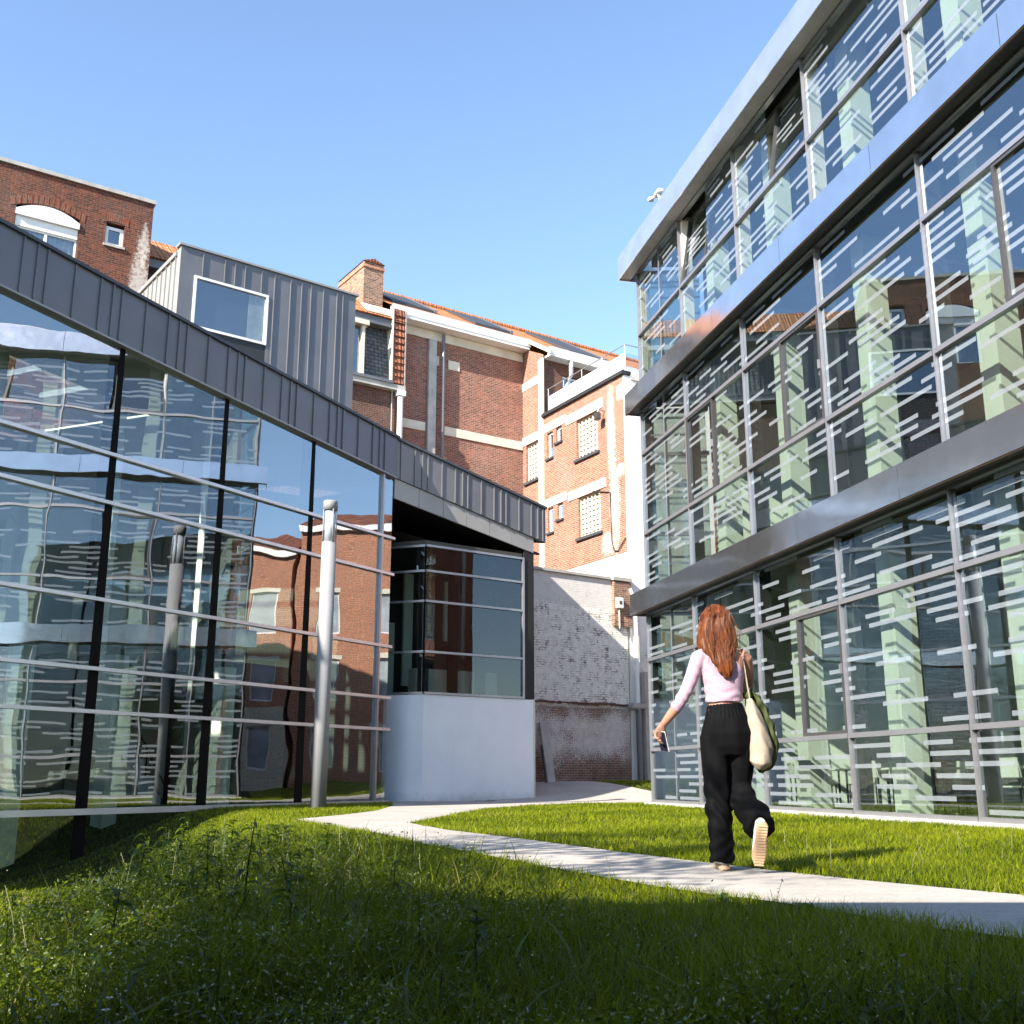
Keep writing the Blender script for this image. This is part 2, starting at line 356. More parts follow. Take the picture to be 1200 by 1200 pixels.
def path():
    b = MB(); b.poly([(x, y, .014) for x, y in PATH_POLY])
    # paving beyond the corner, rising gently to the old wall
    rows = np.linspace(29.5, 36.7, 10); n = len(b.v)
    for y in rows:
        t = (y - 29.5) / 7.2
        for x in (-.5 + 1.2 * t, 5.5 - 3.2 * t): b.v.append((x, y, float(ground_h(x, y)) + .014))
    for i in range(9): a = n + 2 * i; b.f.append((a, a + 1, a + 3, a + 2))
    return tag(b.build('path', M['path'], fix=False), kind='structure')
path()

# ---------------------------------------------------------------- right: three-storey glass building
PR = (3.33, 26.19); HR = -12.93
def glass_block():
    g = frame('glass_building', PR, HR)
    tag(g, 'long three storey glass building with dashed white stripes on its panes', 'glass building')
    bays = [0, -2.9, -5.97, -9.04, -12.11, -15.18, -18.25, -21.32]
    floors = [[.08, 1.25, 3.36, 4.49], [4.97, 6.47, 8.53, 9.68], [10.18, 11.75, 13.50]]
    L = bays[-1]
    opens = {(1, 1): (0, 'shut'), (1, 2): (1, 'shut'), (2, 1): (1, 'shut'), (4, 1): (0, 'open'), (4, 2): (1, 'open'), (2, 4): (1, 'shut'), (1, 5): (0, 'shut'), (0, 2): (1, 'shut')}
    opens = {(1, 1, 1): 0, (1, 2, 1): 1, (0, 2, 1): 1, (2, 1, 1): 0, (2, 2, 1): 1, (0, 5, 1): 1, (1, 4, 1): 1}   # floor, bay, row -> which half
    for fi, zs in enumerate(floors):
        for bi in range(7):
            xr, xl = bays[bi], bays[bi + 1]
            for ri in range(len(zs) - 1):
                z0, z1 = zs[ri] + .03, zs[ri + 1] - .03
                key = (fi, bi, ri)
                if key in opens:
                    mid = (xr + xl) / 2
                    halves = [(mid, xr), (xl, mid)]                      # half 0 next to the far mullion
                    wx0, wx1 = halves[opens[key]]; px0, px1 = halves[1 - opens[key]]
                    MB().box(px0 + .03, px1 - .03, -.008, .008, z0, z1).build('glass_pane', M['glass_frit'], g)
                    wx0 += .04; wx1 -= .04
                    b = MB(); fw = .06
                    b.box(wx0, wx1, -.05, .06, z0, z0 + fw).box(wx0, wx1, -.05, .06, z1 - fw, z1).box(wx0, wx0 + fw, -.05, .06, z0 + fw, z1 - fw).box(wx1 - fw, wx1, -.05, .06, z0 + fw, z1 - fw)
                    if fi == 2:      # top-floor vents stand tilted inwards
                        wn = b.build('opening_window', M['alu_dark'], g)
                        pn = MB().box(wx0 + fw, wx1 - fw, -.008, .008, z0 + fw, z1 - fw - .02).build('glass_pane', M['glass_frit'], wn)
                        for o in (wn, pn):
                            for v in o.data.vertices:
                                y, z = v.co.y, v.co.z - z0; a = R(9)
                                v.co.y = y * math.cos(a) - z * math.sin(a); v.co.z = z0 + z * math.cos(a) + y * math.sin(a)
                        MB().box(wx0 - .03, wx1 + .03, -.1, -.02, z1, z1 + .028).build('window_surround', M['black'], g)
                        wn['label'] = 'top floor vent tilted inwards'
                    else:
                        wn = b.build('opening_window', M['alu_dark'], g)
                        MB().box(wx0 + fw, wx1 - fw, -.008, .008, z0 + fw, z1 - fw).build('glass_pane', M['glass_frit'], wn)
                        MB().box(wx0 + .02, wx0 + .045, .06, .10, (z0 + z1) / 2 - .08, (z0 + z1) / 2 + .08).build('handle', M['alu'], wn)
                else:
                    MB().box(xl + .03, xr - .03, -.008, .008, z0, z1).build('glass_pane', M['glass_frit'], g)
                    if bi == 0: MB().box(-1.475, -1.445, -.06, .014, z0, z1).build('glazing_bar', M['alu'], g)
            # transoms per bay
            for z in zs:
                MB().box(xl + .032, xr - .032, -.03, .075, z - .038, z + .038).build('transom', M['alu'], g)
        for x in bays:
            z0, z1 = zs[0] - .06, zs[-1] + .06
            MB().box(x - .016, x + .016, -.02, .065, z0, z1).build('mullion', M['alu'], g)
            MB().box(x - .07, x + .07, -.26, -.024, z0, z1).build('mullion_fin', M['soffit'] if fi == 2 else M['alu_dark'], g)
        # gable at the far corner: glass returning away from the courtyard
        for ri in range(len(zs) - 1):
            for k in range(1):
                y0 = -.06 - k * 1.5
                p0 = Vector((-.02, y0 - 1.44, 0)); skew = .30
                b = MB(); ya, yb = y0, y0 - 1.44
                b.hexa([(-.02 + skew * yb, yb, zs[ri] + .03), (skew * yb, yb, zs[ri] + .03), (skew * ya, ya, zs[ri] + .03), (-.02 + skew * ya, ya, zs[ri] + .03)],
                       [(-.02 + skew * yb, yb, zs[ri + 1] - .03), (skew * yb, yb, zs[ri + 1] - .03), (skew * ya, ya, zs[ri + 1] - .03), (-.02 + skew * ya, ya, zs[ri + 1] - .03)])
                b.build('gable_pane', M['glass_frit'], g)
        b = MB()
        for z in zs:
            b.hexa([(-.09 - .3 * 1.55, -1.55, z - .045), (.05 - .3 * 1.55, -1.55, z - .045), (.05, -.07, z - .045), (-.05, -.07, z - .045)],
                   [(-.09 - .3 * 1.55, -1.55, z + .045), (.05 - .3 * 1.55, -1.55, z + .045), (.05, -.07, z + .045), (-.05, -.07, z + .045)])
        b.build('gable_frame', M['alu'], g)
    # projecting metal bands at the floors, one panel per bay and a half
    for (z0, z1) in ((4.47, 4.99), (9.66, 10.20)):
        edges = [.36, -2.2, -5.27, -8.34, -11.41, -14.48, -17.55, -21.3]
        for a, c in zip(edges[:-1], edges[1:]):
            MB().box(c + .006, a - .006, .332, .35, z0, z1).build('spandrel_panel', M['spandrel'], g)
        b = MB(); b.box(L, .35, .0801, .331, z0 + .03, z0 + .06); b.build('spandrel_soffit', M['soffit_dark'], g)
        MB().box(L, .36, .30, .3315, z0 - .015, z0 + .029).build('drip_edge', M['rust'], g)
        MB().box(L, .35, .0801, .331, z1 - .03, z1 - .004).build('spandrel_cap', M['alu'], g)
        MB().box(.335, .352, -.5, .33, z0, z1).build('spandrel_return', M['spandrel'], g)
    # eaves: soffit and bright fascia
    MB().box(L, .42, .078, .40, 13.50, 13.55).build('eaves_soffit', M['soffit'], g)
    edges = [.44, -1.3, -5.97, -10.6, -15.2, -21.3]
    for a, c in zip(edges[:-1], edges[1:]):
        MB().box(c + .006, a - .006, .405, .425, 13.46, 14.09).build('fascia_panel', M['parapet'], g)
    MB().box(.425, .442, -4, .404, 13.46, 14.09).build('fascia_return', M['parapet'], g)
    MB().box(L, .42, -.4, .404, 14.00, 14.07).build('roof_edge', M['alu'], g)
    MB().box(L, -6.5, -1.3, -1.2, 14.07, 14.75).build('roof_upstand', M['white_paint'], g)
    # slabs, back wall, columns
    for i, (z0, z1) in enumerate(((-.25, .03), (4.52, 4.94), (9.71, 10.15), (13.56, 13.98))):
        b = MB(); b.prism([(L, -.26, z0), (-.3, -.26, z0), (-2.0, -6, z0), (-5.0, -9.5, z0), (L, -9.5, z0)], (0, 0, z1 - z0))
        b.build('floor_slab', M['slab'], g)
        if i: MB().prism([(L, -.3, z0 - .03), (-.5, -.3, z0 - .03), (-2.2, -6, z0 - .03), (-5.2, -9.4, z0 - .03), (L, -9.4, z0 - .03)], (0, 0, .024)).build('ceiling', M['ceiling'], g)
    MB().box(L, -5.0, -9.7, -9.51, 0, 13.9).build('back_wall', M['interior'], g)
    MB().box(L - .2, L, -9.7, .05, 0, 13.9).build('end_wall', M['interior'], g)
    MB().prism([(-.50, -1.60, 0), (-2.0, -6, 0), (-5.0, -9.5, 0), (-5.1, -9.42, 0), (-2.13, -5.95, 0), (-.64, -1.60, 0)], (0, 0, 13.9)).build('rear_wall', M['brick_red'], g)
    for z0, z1 in ((.031, 4.49), (4.941, 9.68), (10.151, 13.52)):
        MB().prism([(-.66, -1.60, z0), (-2.15, -5.95, z0), (-2.25, -5.9, z0), (-.8, -1.60, z0)], (0, 0, z1 - z0)).build('lining', M['column'], g)
    for x in [-3.35, -6.4, -9.45, -12.5, -15.6, -18.7]:
        for z0, z1 in ((.031, 4.49), (4.941, 9.68), (10.151, 13.52)):
            MB().box(x - .2, x + .2, -.92, -.52, z0, z1).build('column', M['column'], g)
    for x in [-1.7, -7.9, -14.0]:
        for z0, z1 in ((.031, 4.49), (4.941, 9.68), (10.151, 13.52)):
            MB().box(x - .15, x + .15, -4.9, -4.6, z0, z1).build('inner_column', M['column'], g)
    for z0, z1 in ((.031, 4.49), (4.941, 9.68), (10.151, 13.52)):
        for x0, x1 in ((-5.6, -4.0), (-11.6, -9.2), (-16.8, -15)):
            MB().box(x0, x1, -6.3, -6.15, z0, z1).build('partition', M['column'], g)
    for fz in (3.6, 8.8, 12.7):
        for x in (-2.4, -4.6, -7.6, -10.6, -13.7, -16.7):
            MB().tube([(x, -1.4, fz), (x, -4.0, fz)], .035, 8).build('ceiling_tube', M['cream'], g)
    MB().box(L, .1, .05, .22, -.1, .06).build('plinth', M['concrete'], g)
    return g
GB = glass_block()

def g_local(frame_xy, heading, x, y):
    d = (math.sin(R(heading)), math.cos(R(heading))); n = (-d[1], d[0])
    return (frame_xy[0] + d[0] * x + n[0] * y, frame_xy[1] + d[1] * x + n[1] * y)

# ---------------------------------------------------------------- left: glazed building under a sloping zinc roof
PL = (-4.584, 26.19); HL = 31.474
E1 = g_local(PL, HL, 2.58, 0)
def low_glass():
    g = frame('glazed_hall', PL, HL)
    tag(g, 'low glazed hall under a sloping dark zinc roof band', 'glass hall')
    xs = [-15.2, -12.3, -9.4, -6.45, -3.55, -.63, 2.1, 2.58]
    zs = [-1.8, 0.0, 1.82, 2.62, 3.94, 5.86, 6.84]
    zb = lambda x: 8.72 - .0685 * x
    zt = lambda x: 9.82 - .073 * x
    for i in range(len(xs) - 1):
        a, c = xs[i] + .012, xs[i + 1] - .012
        for j in range(len(zs) - 1):
            if c < -3 or j > 0: MB().box(a, c, -.008, .008, zs[j] + .012, zs[j + 1] - .012).build('glass_pane', M['glass_clear'], g)
        MB().prism([(a, -.008, zs[-1] + .012), (c, -.008, zs[-1] + .012), (c, -.008, zb(c) - .02), (a, -.008, zb(a) - .02)], (0, .016, 0)).build('glass_pane', M['glass_clear'], g)
    for j, z in enumerate(zs[1:]):
        hh = .055 if j == 0 else .035; MB().box(-15.2, 2.62, -.10, -.012, z - hh, z + hh).build('transom', M['alu_bright'], g)
    MB().box(2.07, 2.13, -.09, -.0105, .034, zb(2.1) - .03).build('corner_post', M['alu'], g)
    for x in xs[:-2]:
        zt_ = zb(x) - .03
        MB().hexa([(x - .15, -.011, -1.8), (x + .15, -.011, -1.8), (x + .15, .42, -1.8), (x - .15, .42, -1.8)], [(x - .065, -.011, zt_), (x + .065, -.011, zt_), (x + .065, .30, zt_), (x - .065, .30, zt_)]).build('steel_fin', M['black'], g)
    MB().box(2.42, 2.52, .06, 8.3, -1.8, 8.3).build('sun_block_wall', M['interior'], g)  # added end wall, keeps skylight sun off the entrance box
    # zinc band
    b = MB(); b.prism([(-15.6, -.13, zb(-15.6)), (2.58, -.13, zb(2.58)), (2.58, -.13, zt(2.58)), (-15.6, -.13, zt(-15.6))], (0, .12, 0)); x = -15.4; k = 0; pat = [.62, .60, .30, .22]
    while x < 2.5:
        b.hexa([(x, -.165, zb(x) + .01), (x + .028, -.165, zb(x) + .01), (x + .028, -.131, zb(x) + .01), (x, -.131, zb(x) + .01)],
               [(x, -.165, zt(x) - .01), (x + .028, -.165, zt(x) - .01), (x + .028, -.131, zt(x) - .01), (x, -.131, zt(x) - .01)])
        x += pat[k % 4]; k += 1
    b.build('roof_band', M['zinc'], g)
    MB().prism([(-15.6, -.20, zt(-15.6)), (2.6, -.20, zt(2.6)), (2.6, -.20, zt(2.6) + .07), (-15.6, -.20, zt(-15.6) + .07)], (0, .35, 0)).build('roof_coping', M['slate_dark'], g)
    MB().prism([(-15.6, -.15, zb(-15.6) - .045), (2.58, -.15, zb(2.58) - .045), (2.58, -.15, zb(2.58) - .003), (-15.6, -.15, zb(-15.6) - .003)], (0, .16, 0)).build('band_trim', M['zinc_light'], g)
    # interior
    MB().box(-15.6, 8.4, 8.4, 8.6, -1.8, 9.5).build('back_wall', M['hall_wall'], g)
    MB().box(-15.8, -15.6, 0, 8.6, -1.8, 9.8).build('end_wall', M['interior'], g)
    MB().box(-15.5, 2.4, .5, 8.39, -1.95, -1.8).build('floor_slab', M['floor_in'], g)
    MB().box(-15.5, 2.4, 2.6, 8.39, 3.05, 3.45).build('mezzanine_floor', M['slab'], g)
    MB().box(-15.5, 2.4, 2.55, 2.599, 3.05, 4.4).build('mezzanine_balustrade', M['glass_dark'], g)
    zc = lambda x, y: zb(x) + .02 + .07 * y
    def sheet(z, t, name, mat):
        b = MB()
        for x0, x1, y0, y1 in ((-15.5, 2.5, .05, 3.0), (-15.5, -14, 3.0, 7.4), (-3.2, 2.5, 3.0, 7.4), (-15.5, 2.5, 7.4, 8.38)):
            q = [(x0, y0), (x1, y0), (x1, y1), (x0, y1)]
            b.hexa([(x, y, z(x, y)) for x, y in q], [(x, y, z(x, y) + t) for x, y in q])
        return b.build(name, mat, g)
    sheet(zc, .05, 'ceiling', M['pale_wood'])
    sheet(lambda x, y: zt(x) - .12 + .07 * y, .05, 'roof_sheet', M['zinc'])
    for k in range(8):
        x0, x1 = -14 + k * 1.35, -14 + (k + 1) * 1.35 - .06; z = lambda x, y: zt(x) - .05 + .07 * y; q = [(x0, 3.0), (x1, 3.0), (x1, 7.4), (x0, 7.4)]
        MB().hexa([(x, y, z(x, y)) for x, y in q], [(x, y, z(x, y) + .02) for x, y in q]).build('skylight', M['window_clear'], g)
        MB().hexa([(x1 + .001, 3.0, z(x1, 3) - .1), (x1 + .059, 3.0, z(x1, 3) - .1), (x1 + .059, 7.4, z(x1, 7.4) - .1), (x1 + .001, 7.4, z(x1, 7.4) - .1)], [(x1 + .001, 3.0, z(x1, 3) + .05), (x1 + .059, 3.0, z(x1, 3) + .05), (x1 + .059, 7.4, z(x1, 7.4) + .05), (x1 + .001, 7.4, z(x1, 7.4) + .05)]).build('skylight_bar', M['alu'], g)
    for x in (-11.2, -7.7, -4.7, -1.9): MB().lathe([(.17, -1.8), (.17, zb(x) + .1)], (x, 2.2), 20).build('column', M['column'], g, smooth=True)
    for x in (-10.2, -7.35, -5.2, -2.2): MB().box(x - .17, x + .17, .75, 1.09, -1.8, 3.04).build('column', M['column'], g)
    for x in (-9.9, -5.4, -.2):
        MB().box(x - .9, x + .9, 6.0, 6.15, -1.8, 3.04).build('partition', M['column'], g)
    return g
LH = low_glass()
def staircase():
    o = frame('staircase', g_local(PL, HL, -4.4, 2.7), HL)
    tag(o, 'white stepped staircase rising behind the glass of the low hall', 'staircase')
    b = MB(); n = 12
    pts = []
    for i in range(n): pts += [(i * .27, 0, 3.05 - 4.85 * i / n), ((i + 1) * .27, 0, 3.05 - 4.85 * i / n)]
    pts += [(n * .27, 0, -1.8), (n * .27 - .3, 0, -1.8), (0, 0, 2.55)]
    MB().prism(pts, (0, .12, 0)).build('stringer', M['white_render'], o)
    b = MB()
    for i in range(n): b.box(i * .27 - .02, (i + 1) * .27, .121, 1.3, 3.03 - 4.85 * i / n - .05, 3.03 - 4.85 * i / n)
    b.build('tread', M['column'], o)
    b = MB(); b.tube([(-.3, .06, 4.0), (n * .27, .06, -.85)], .03); b.tube([(-.3, .06, 3.6), (n * .27, .06, -1.25)], .015)
    for i in range(0, n, 3): b.tube([(i * .27 + .1, .06, 3.0 - 4.85 * i / n), (i * .27 + .1, .06, 3.7 - 4.85 * i / n)], .018)
    b.build('handrail', M['black'], o)
staircase()
def canopy():
    g = frame('entrance_canopy', E1, 55.0)
    tag(g, 'dark zinc canopy end sloping down over the entrance recess', 'canopy')
    X1 = 5.12
    zb = lambda x: 8.545 - .232 * x
    zt = lambda x: 9.63 - .247 * x
    b = MB(); b.prism([(0.01, -.06, zb(0)), (X1, -.06, zb(X1)), (X1, -.06, zt(X1)), (0.01, -.06, zt(0))], (0, .16, 0)); x = .18; k = 1; pat = [.46, .44, .24, .18]
    while x < X1 - .03:
        b.hexa([(x, -.095, zb(x) + .01), (x + .028, -.095, zb(x) + .01), (x + .028, -.061, zb(x) + .01), (x, -.061, zb(x) + .01)],
               [(x, -.095, zt(x) - .01), (x + .028, -.095, zt(x) - .01), (x + .028, -.061, zt(x) - .01), (x, -.061, zt(x) - .01)])
        x += pat[k % 4]; k += 1
    b.build('roof_band', M['zinc'], g)
    MB().prism([(.02, -.13, zt(.02)), (X1 + .02, -.13, zt(X1)), (X1 + .02, -.13, zt(X1) + .07), (.02, -.13, zt(.02) + .07)], (0, .35, 0)).build('roof_coping', M['slate_dark'], g)
    # verge running back from the low end, rising again
    MB().prism([(X1 - .1, .101, zb(X1)), (X1 - .1, 6.2, zb(X1) + 1.5), (X1 - .1, 6.2, zt(X1) + 1.5), (X1 - .1, .101, zt(X1))], (.1, 0, 0)).build('verge', M['zinc'], g)
    # fascia boards below the band, in five lengths
    for i in range(6):
        a, c = .05 + i * .78, .05 + (i + 1) * .78 - .012
        MB().prism([(a, -.01, zb(a) - .56 + .025 * a), (c, -.01, zb(c) - .56 + .025 * c), (c, -.01, zb(c) - .004), (a, -.01, zb(a) - .004)], (0, .06, 0)).build('fascia_board', M['zinc_light'], g)
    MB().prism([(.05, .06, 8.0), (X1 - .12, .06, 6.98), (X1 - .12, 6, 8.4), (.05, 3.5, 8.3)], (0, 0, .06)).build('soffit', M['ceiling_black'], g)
    # roof sheet over hall and canopy
    MB().poly([(-.3, .1, zt(0) - .02), (X1 - .1, .1, zt(X1) - .02), (X1 - .1, 6.2, zt(X1) + 1.45), (-4, 9.5, 10.4)]).build('roof_sheet', M['zinc'], g, fix=False)
    MB().box(X1 - .22, X1 - .12, .4, 6.2, 0.3, 8.2).build('side_wall', M['brick_b'], g)
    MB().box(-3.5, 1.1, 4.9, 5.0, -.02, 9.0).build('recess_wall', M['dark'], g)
    MB().box(-2.5, 4.89, 6.05, 6.2, 0, 8.9).build('rear_wall', M['interior'], g)
    return g
canopy()
def stair_box():
    g = frame('glazed_entrance_box', E1, 55.0)
    tag(g, 'white walled entrance box with dark glazing above, under the canopy', 'entrance box')
    K, X2 = 1.11, 4.72
    side = Vector((-.60, .80, 0)); s = 1.62
    A = Vector((K + side.x * s, .03 + side.y * s, 0)); Kp = Vector((K, .03, 0))
    def wall(z0, z1, name, mat, x2=X2, back=4.5):
        MB().prism([(Kp.x, Kp.y, z0), (x2, .03, z0), (x2, back, z0), (A.x, back, z0), (A.x, A.y, z0)], (0, 0, z1 - z0)).build(name, mat, g)
    wall(-.12, 2.76, 'white_wall', M['white_render'])
    MB().box(X2 + .001, X2 + .03, .0, .10, -.05, 2.78).build('edge_trim', M['cream'], g)
    zs = [2.80, 3.90, 5.27, 6.10, 6.80]
    gx = 4.34
    for j in range(4):
        MB().box(Kp.x + .02, gx - .02, .05, .066, zs[j] + .03, zs[j + 1] - .03).build('glass_pane', M['glass_dark'], g)
        p = [Kp + side * .04 + Vector((0, .03, 0)), Kp + side * s + Vector((0, .03, 0))]
        nn = Vector((.80, .60, 0)) * .016
        MB().prism([(p[0].x, p[0].y, zs[j] + .03), (p[1].x, p[1].y, zs[j] + .03), (p[1].x, p[1].y, zs[j + 1] - .03), (p[0].x, p[0].y, zs[j + 1] - .03)], nn).build('glass_pane', M['glass_dark'], g)
    for z in zs:
        MB().box(Kp.x, gx + .05, -.01, .048, z - .03, z + .03).build('transom', M['alu'], g)
        q0, q1 = Kp - Vector((.80, .60, 0)) * .02 + side * .03, A - Vector((.80, .60, 0)) * .02
        MB().prism([(q0.x, q0.y, z - .03), (q1.x, q1.y, z - .03), (q1.x, q1.y, z + .03), (q0.x, q0.y, z + .03)], Vector((.8, .6, 0)) * .05).build('transom', M['alu'], g)
    MB().box(gx - .015, gx + .05, -.012, .05, 2.832, 6.768).build('glazing_post', M['alu'], g)
    MB().box(gx + .051, X2 + .02, .02, .5, 2.80, 7.2).build('corner_pier', M['ceiling_black'], g)
    for x in (K + .02, K + .95, K + 1.85, K + 2.75):
        MB().box(x, x + .16, .10, .42, 2.8, 6.95).build('steel_fin', M['black'], g)
    MB().box(A.x, gx + .4, 3.9, 4.0, 2.77, 6.95).build('back_wall', M['interior'], g)
    for x0, x1, z0, z1 in ((1.9, 2.2, 3.2, 6.5), (2.5, 2.75, 2.8, 6.2), (3.3, 3.7, 4.6, 6.4), (1.2, 1.6, 2.8, 5.0)):
        MB().box(x0, x1, 2.6, 2.7, z0, z1).build('inner_panel', M['column'], g)
    MB().box(K + .3, X2 - .6, 1.0, 1.4, 2.77, 3.55).build('counter', M['cream'], g)
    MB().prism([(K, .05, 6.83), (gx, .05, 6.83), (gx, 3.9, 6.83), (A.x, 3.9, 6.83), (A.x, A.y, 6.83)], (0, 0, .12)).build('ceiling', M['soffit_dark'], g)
stair_box()
def zinc_dormer():
    g = frame('zinc_box', (-9.03, 27.0), 53.0)
    tag(g, 'grey zinc clad rooftop box with one big white framed window', 'roof box')
    b = MB(); W, D, z0, z1 = 5.4, 3.6, 9.6, 14.75
    b.poly([(0,0,z0),(.42,0,z0),(.42,0,z1),(0,0,z1)]).poly([(2.6,0,z0),(W,0,z0),(W,0,z1),(2.6,0,z1)]).poly([(.42,0,13.98),(2.6,0,13.98),(2.6,0,z1),(.42,0,z1)]).poly([(.42,0,z0),(2.6,0,z0),(2.6,0,11.6),(.42,0,11.6)])
    for x in (.42, 2.6): b.poly([(x,0,11.6),(x,.35,11.6),(x,.35,13.98),(x,0,13.98)])
    b.poly([(.42,0,13.98),(2.6,0,13.98),(2.6,.35,13.98),(.42,.35,13.98)])
    b.poly([(W,0,z0),(W,D,z0),(W,D,z1),(W,0,z1)]).poly([(0,D,z0),(W,D,z0),(W,D,z1),(0,D,z1)])
    for x, a, c in ((.62,13.98,z1),(1.25,13.98,z1),(1.55,13.98,z1),(1.85,13.98,z1),(2.35,13.98,z1),(2.75,z0,z1),(3.25,z0,z1),(3.6,z0,z1),(3.9,z0,z1),(4.3,z0,z1),(4.75,z0,z1),(4.95,z0,z1)):
        b.box(x, x + .022, -.04, .001, a + .02, c - .08)
    b.build('front_cladding', M['zinc'], g, fix=False)
    b = MB(); b.poly([(0,0,z0),(0,0,z1),(0,D,z1-.25),(0,D,z0)])
    for k in range(9): y = .3 + k * .37; b.box(-.04, .001, y, y + .022, z0, z1 - .1 - .07 * y)
    b.build('side_cladding', M['zinc_light'], g, fix=False)
    MB().box(-.06, W + .06, -.06, .25, z1, z1 + .06).box(-.06, .2, .25, D, z1 - .22, z1 - .1).build('roof_trim', M['zinc_light'], g)
    MB().poly([(0,.2,z1+.01),(W,.2,z1+.01),(W,D,z1),(0,D,z1-.2)]).build('roof_sheet', M['zinc'], g, fix=False)
    b = MB(); x0, x1, a, c, f = .42, 2.6, 12.46, 13.98, .07
    b.box(x0, x1, -.03, .09, a, a + f).box(x0, x1, -.03, .09, c - f, c).box(x0, x0 + f, -.03, .09, a + f, c - f).box(x1 - f, x1, -.03, .09, a + f, c - f)
    wn = b.build('window', M['pvc_white'], g)
    MB().box(x0 + f, x1 - f, .03, .045, a + f, c - f).build('pane', M['window_glass'], wn)
    MB().box(x0 + f, x1 - f, .10, .12, a + f, c - f).build('blind', M['panel'], wn)
    MB().box(2.05, x1 - f, .065, .085, a + f, c - f).build('curtain', M['curtain'], wn)
    lw = MB().box(x0, x1, .02, .06, 11.6, 12.45).build('lower_panel', M['dark'], g)
zinc_dormer()
# ---------------------------------------------------------------- old brick buildings
def wall_cells(b, x0, x1, z0, z1, ops, y=0.0, depth=.22, sgn=1):
    xs = sorted({x0, x1, *[o[0] for o in ops], *[o[1] for o in ops]}); zs = sorted({z0, z1, *[o[2] for o in ops], *[o[3] for o in ops]})
    for xa, xb in zip(xs[:-1], xs[1:]):
        for za, zc in zip(zs[:-1], zs[1:]):
            if any(o[0] - 1e-4 <= xa and xb <= o[1] + 1e-4 and o[2] - 1e-4 <= za and zc <= o[3] + 1e-4 for o in ops): continue
            b.poly([(xa, y, za), (xb, y, za), (xb, y, zc), (xa, y, zc)])
    for a, c, z, t in ops:
        yy = y + depth * sgn
        b.poly([(a, y, z), (a, yy, z), (a, yy, t), (a, y, t)]).poly([(c, y, z), (c, yy, z), (c, yy, t), (c, y, t)])
        b.poly([(a, y, z), (c, y, z), (c, yy, z), (a, yy, z)]).poly([(a, y, t), (c, y, t), (c, yy, t), (a, yy, t)])
    return b
def simple_window(g, x0, x1, z0, z1, y, sgn=1, mat='pvc_white', f=.06, mid=True, curtain=True):
    b = MB(); ya, yb = sorted((y, y + .07 * sgn))
    b.box(x0, x1, ya, yb, z0, z0 + f).box(x0, x1, ya, yb, z1 - f, z1).box(x0, x0 + f, ya, yb, z0 + f, z1 - f).box(x1 - f, x1, ya, yb, z0 + f, z1 - f)
    if mid: xm = (x0 + x1) / 2; b.box(xm - f * .7, xm + f * .7, ya - .012, yb, z0 + f, z1 - f)
    wn = b.build('window', M[mat], g)
    p0, p1 = sorted((y + .04 * sgn, y + .05 * sgn))
    MB().box(x0 + f, x1 - f, p0, p1, z0 + f, z1 - f).build('pane', M['window_glass'], wn)
    c0, c1 = sorted((y + .13 * sgn, y + .15 * sgn))
    if curtain:
        c = MB()
        n = max(8, int((x1 - x0) / .05)); pts = [(x0 + f + (x1 - x0 - 2 * f) * i / n, y + sgn * (.15 + .035 * math.sin(i * 1.9) + .01 * math.sin(i * .7))) for i in range(n + 1)]
        for p, q in zip(pts[:-1], pts[1:]): c.poly([(p[0], p[1], z0), (q[0], q[1], z0), (q[0], q[1], z1), (p[0], p[1], z1)])
        c.build('curtain', M['curtain'], wn, smooth=True)
    else: MB().box(x0, x1, c0 + .1 * sgn, c1 + .1 * sgn, z0, z1).build('dark_room', M['dark'], wn)
    return wn
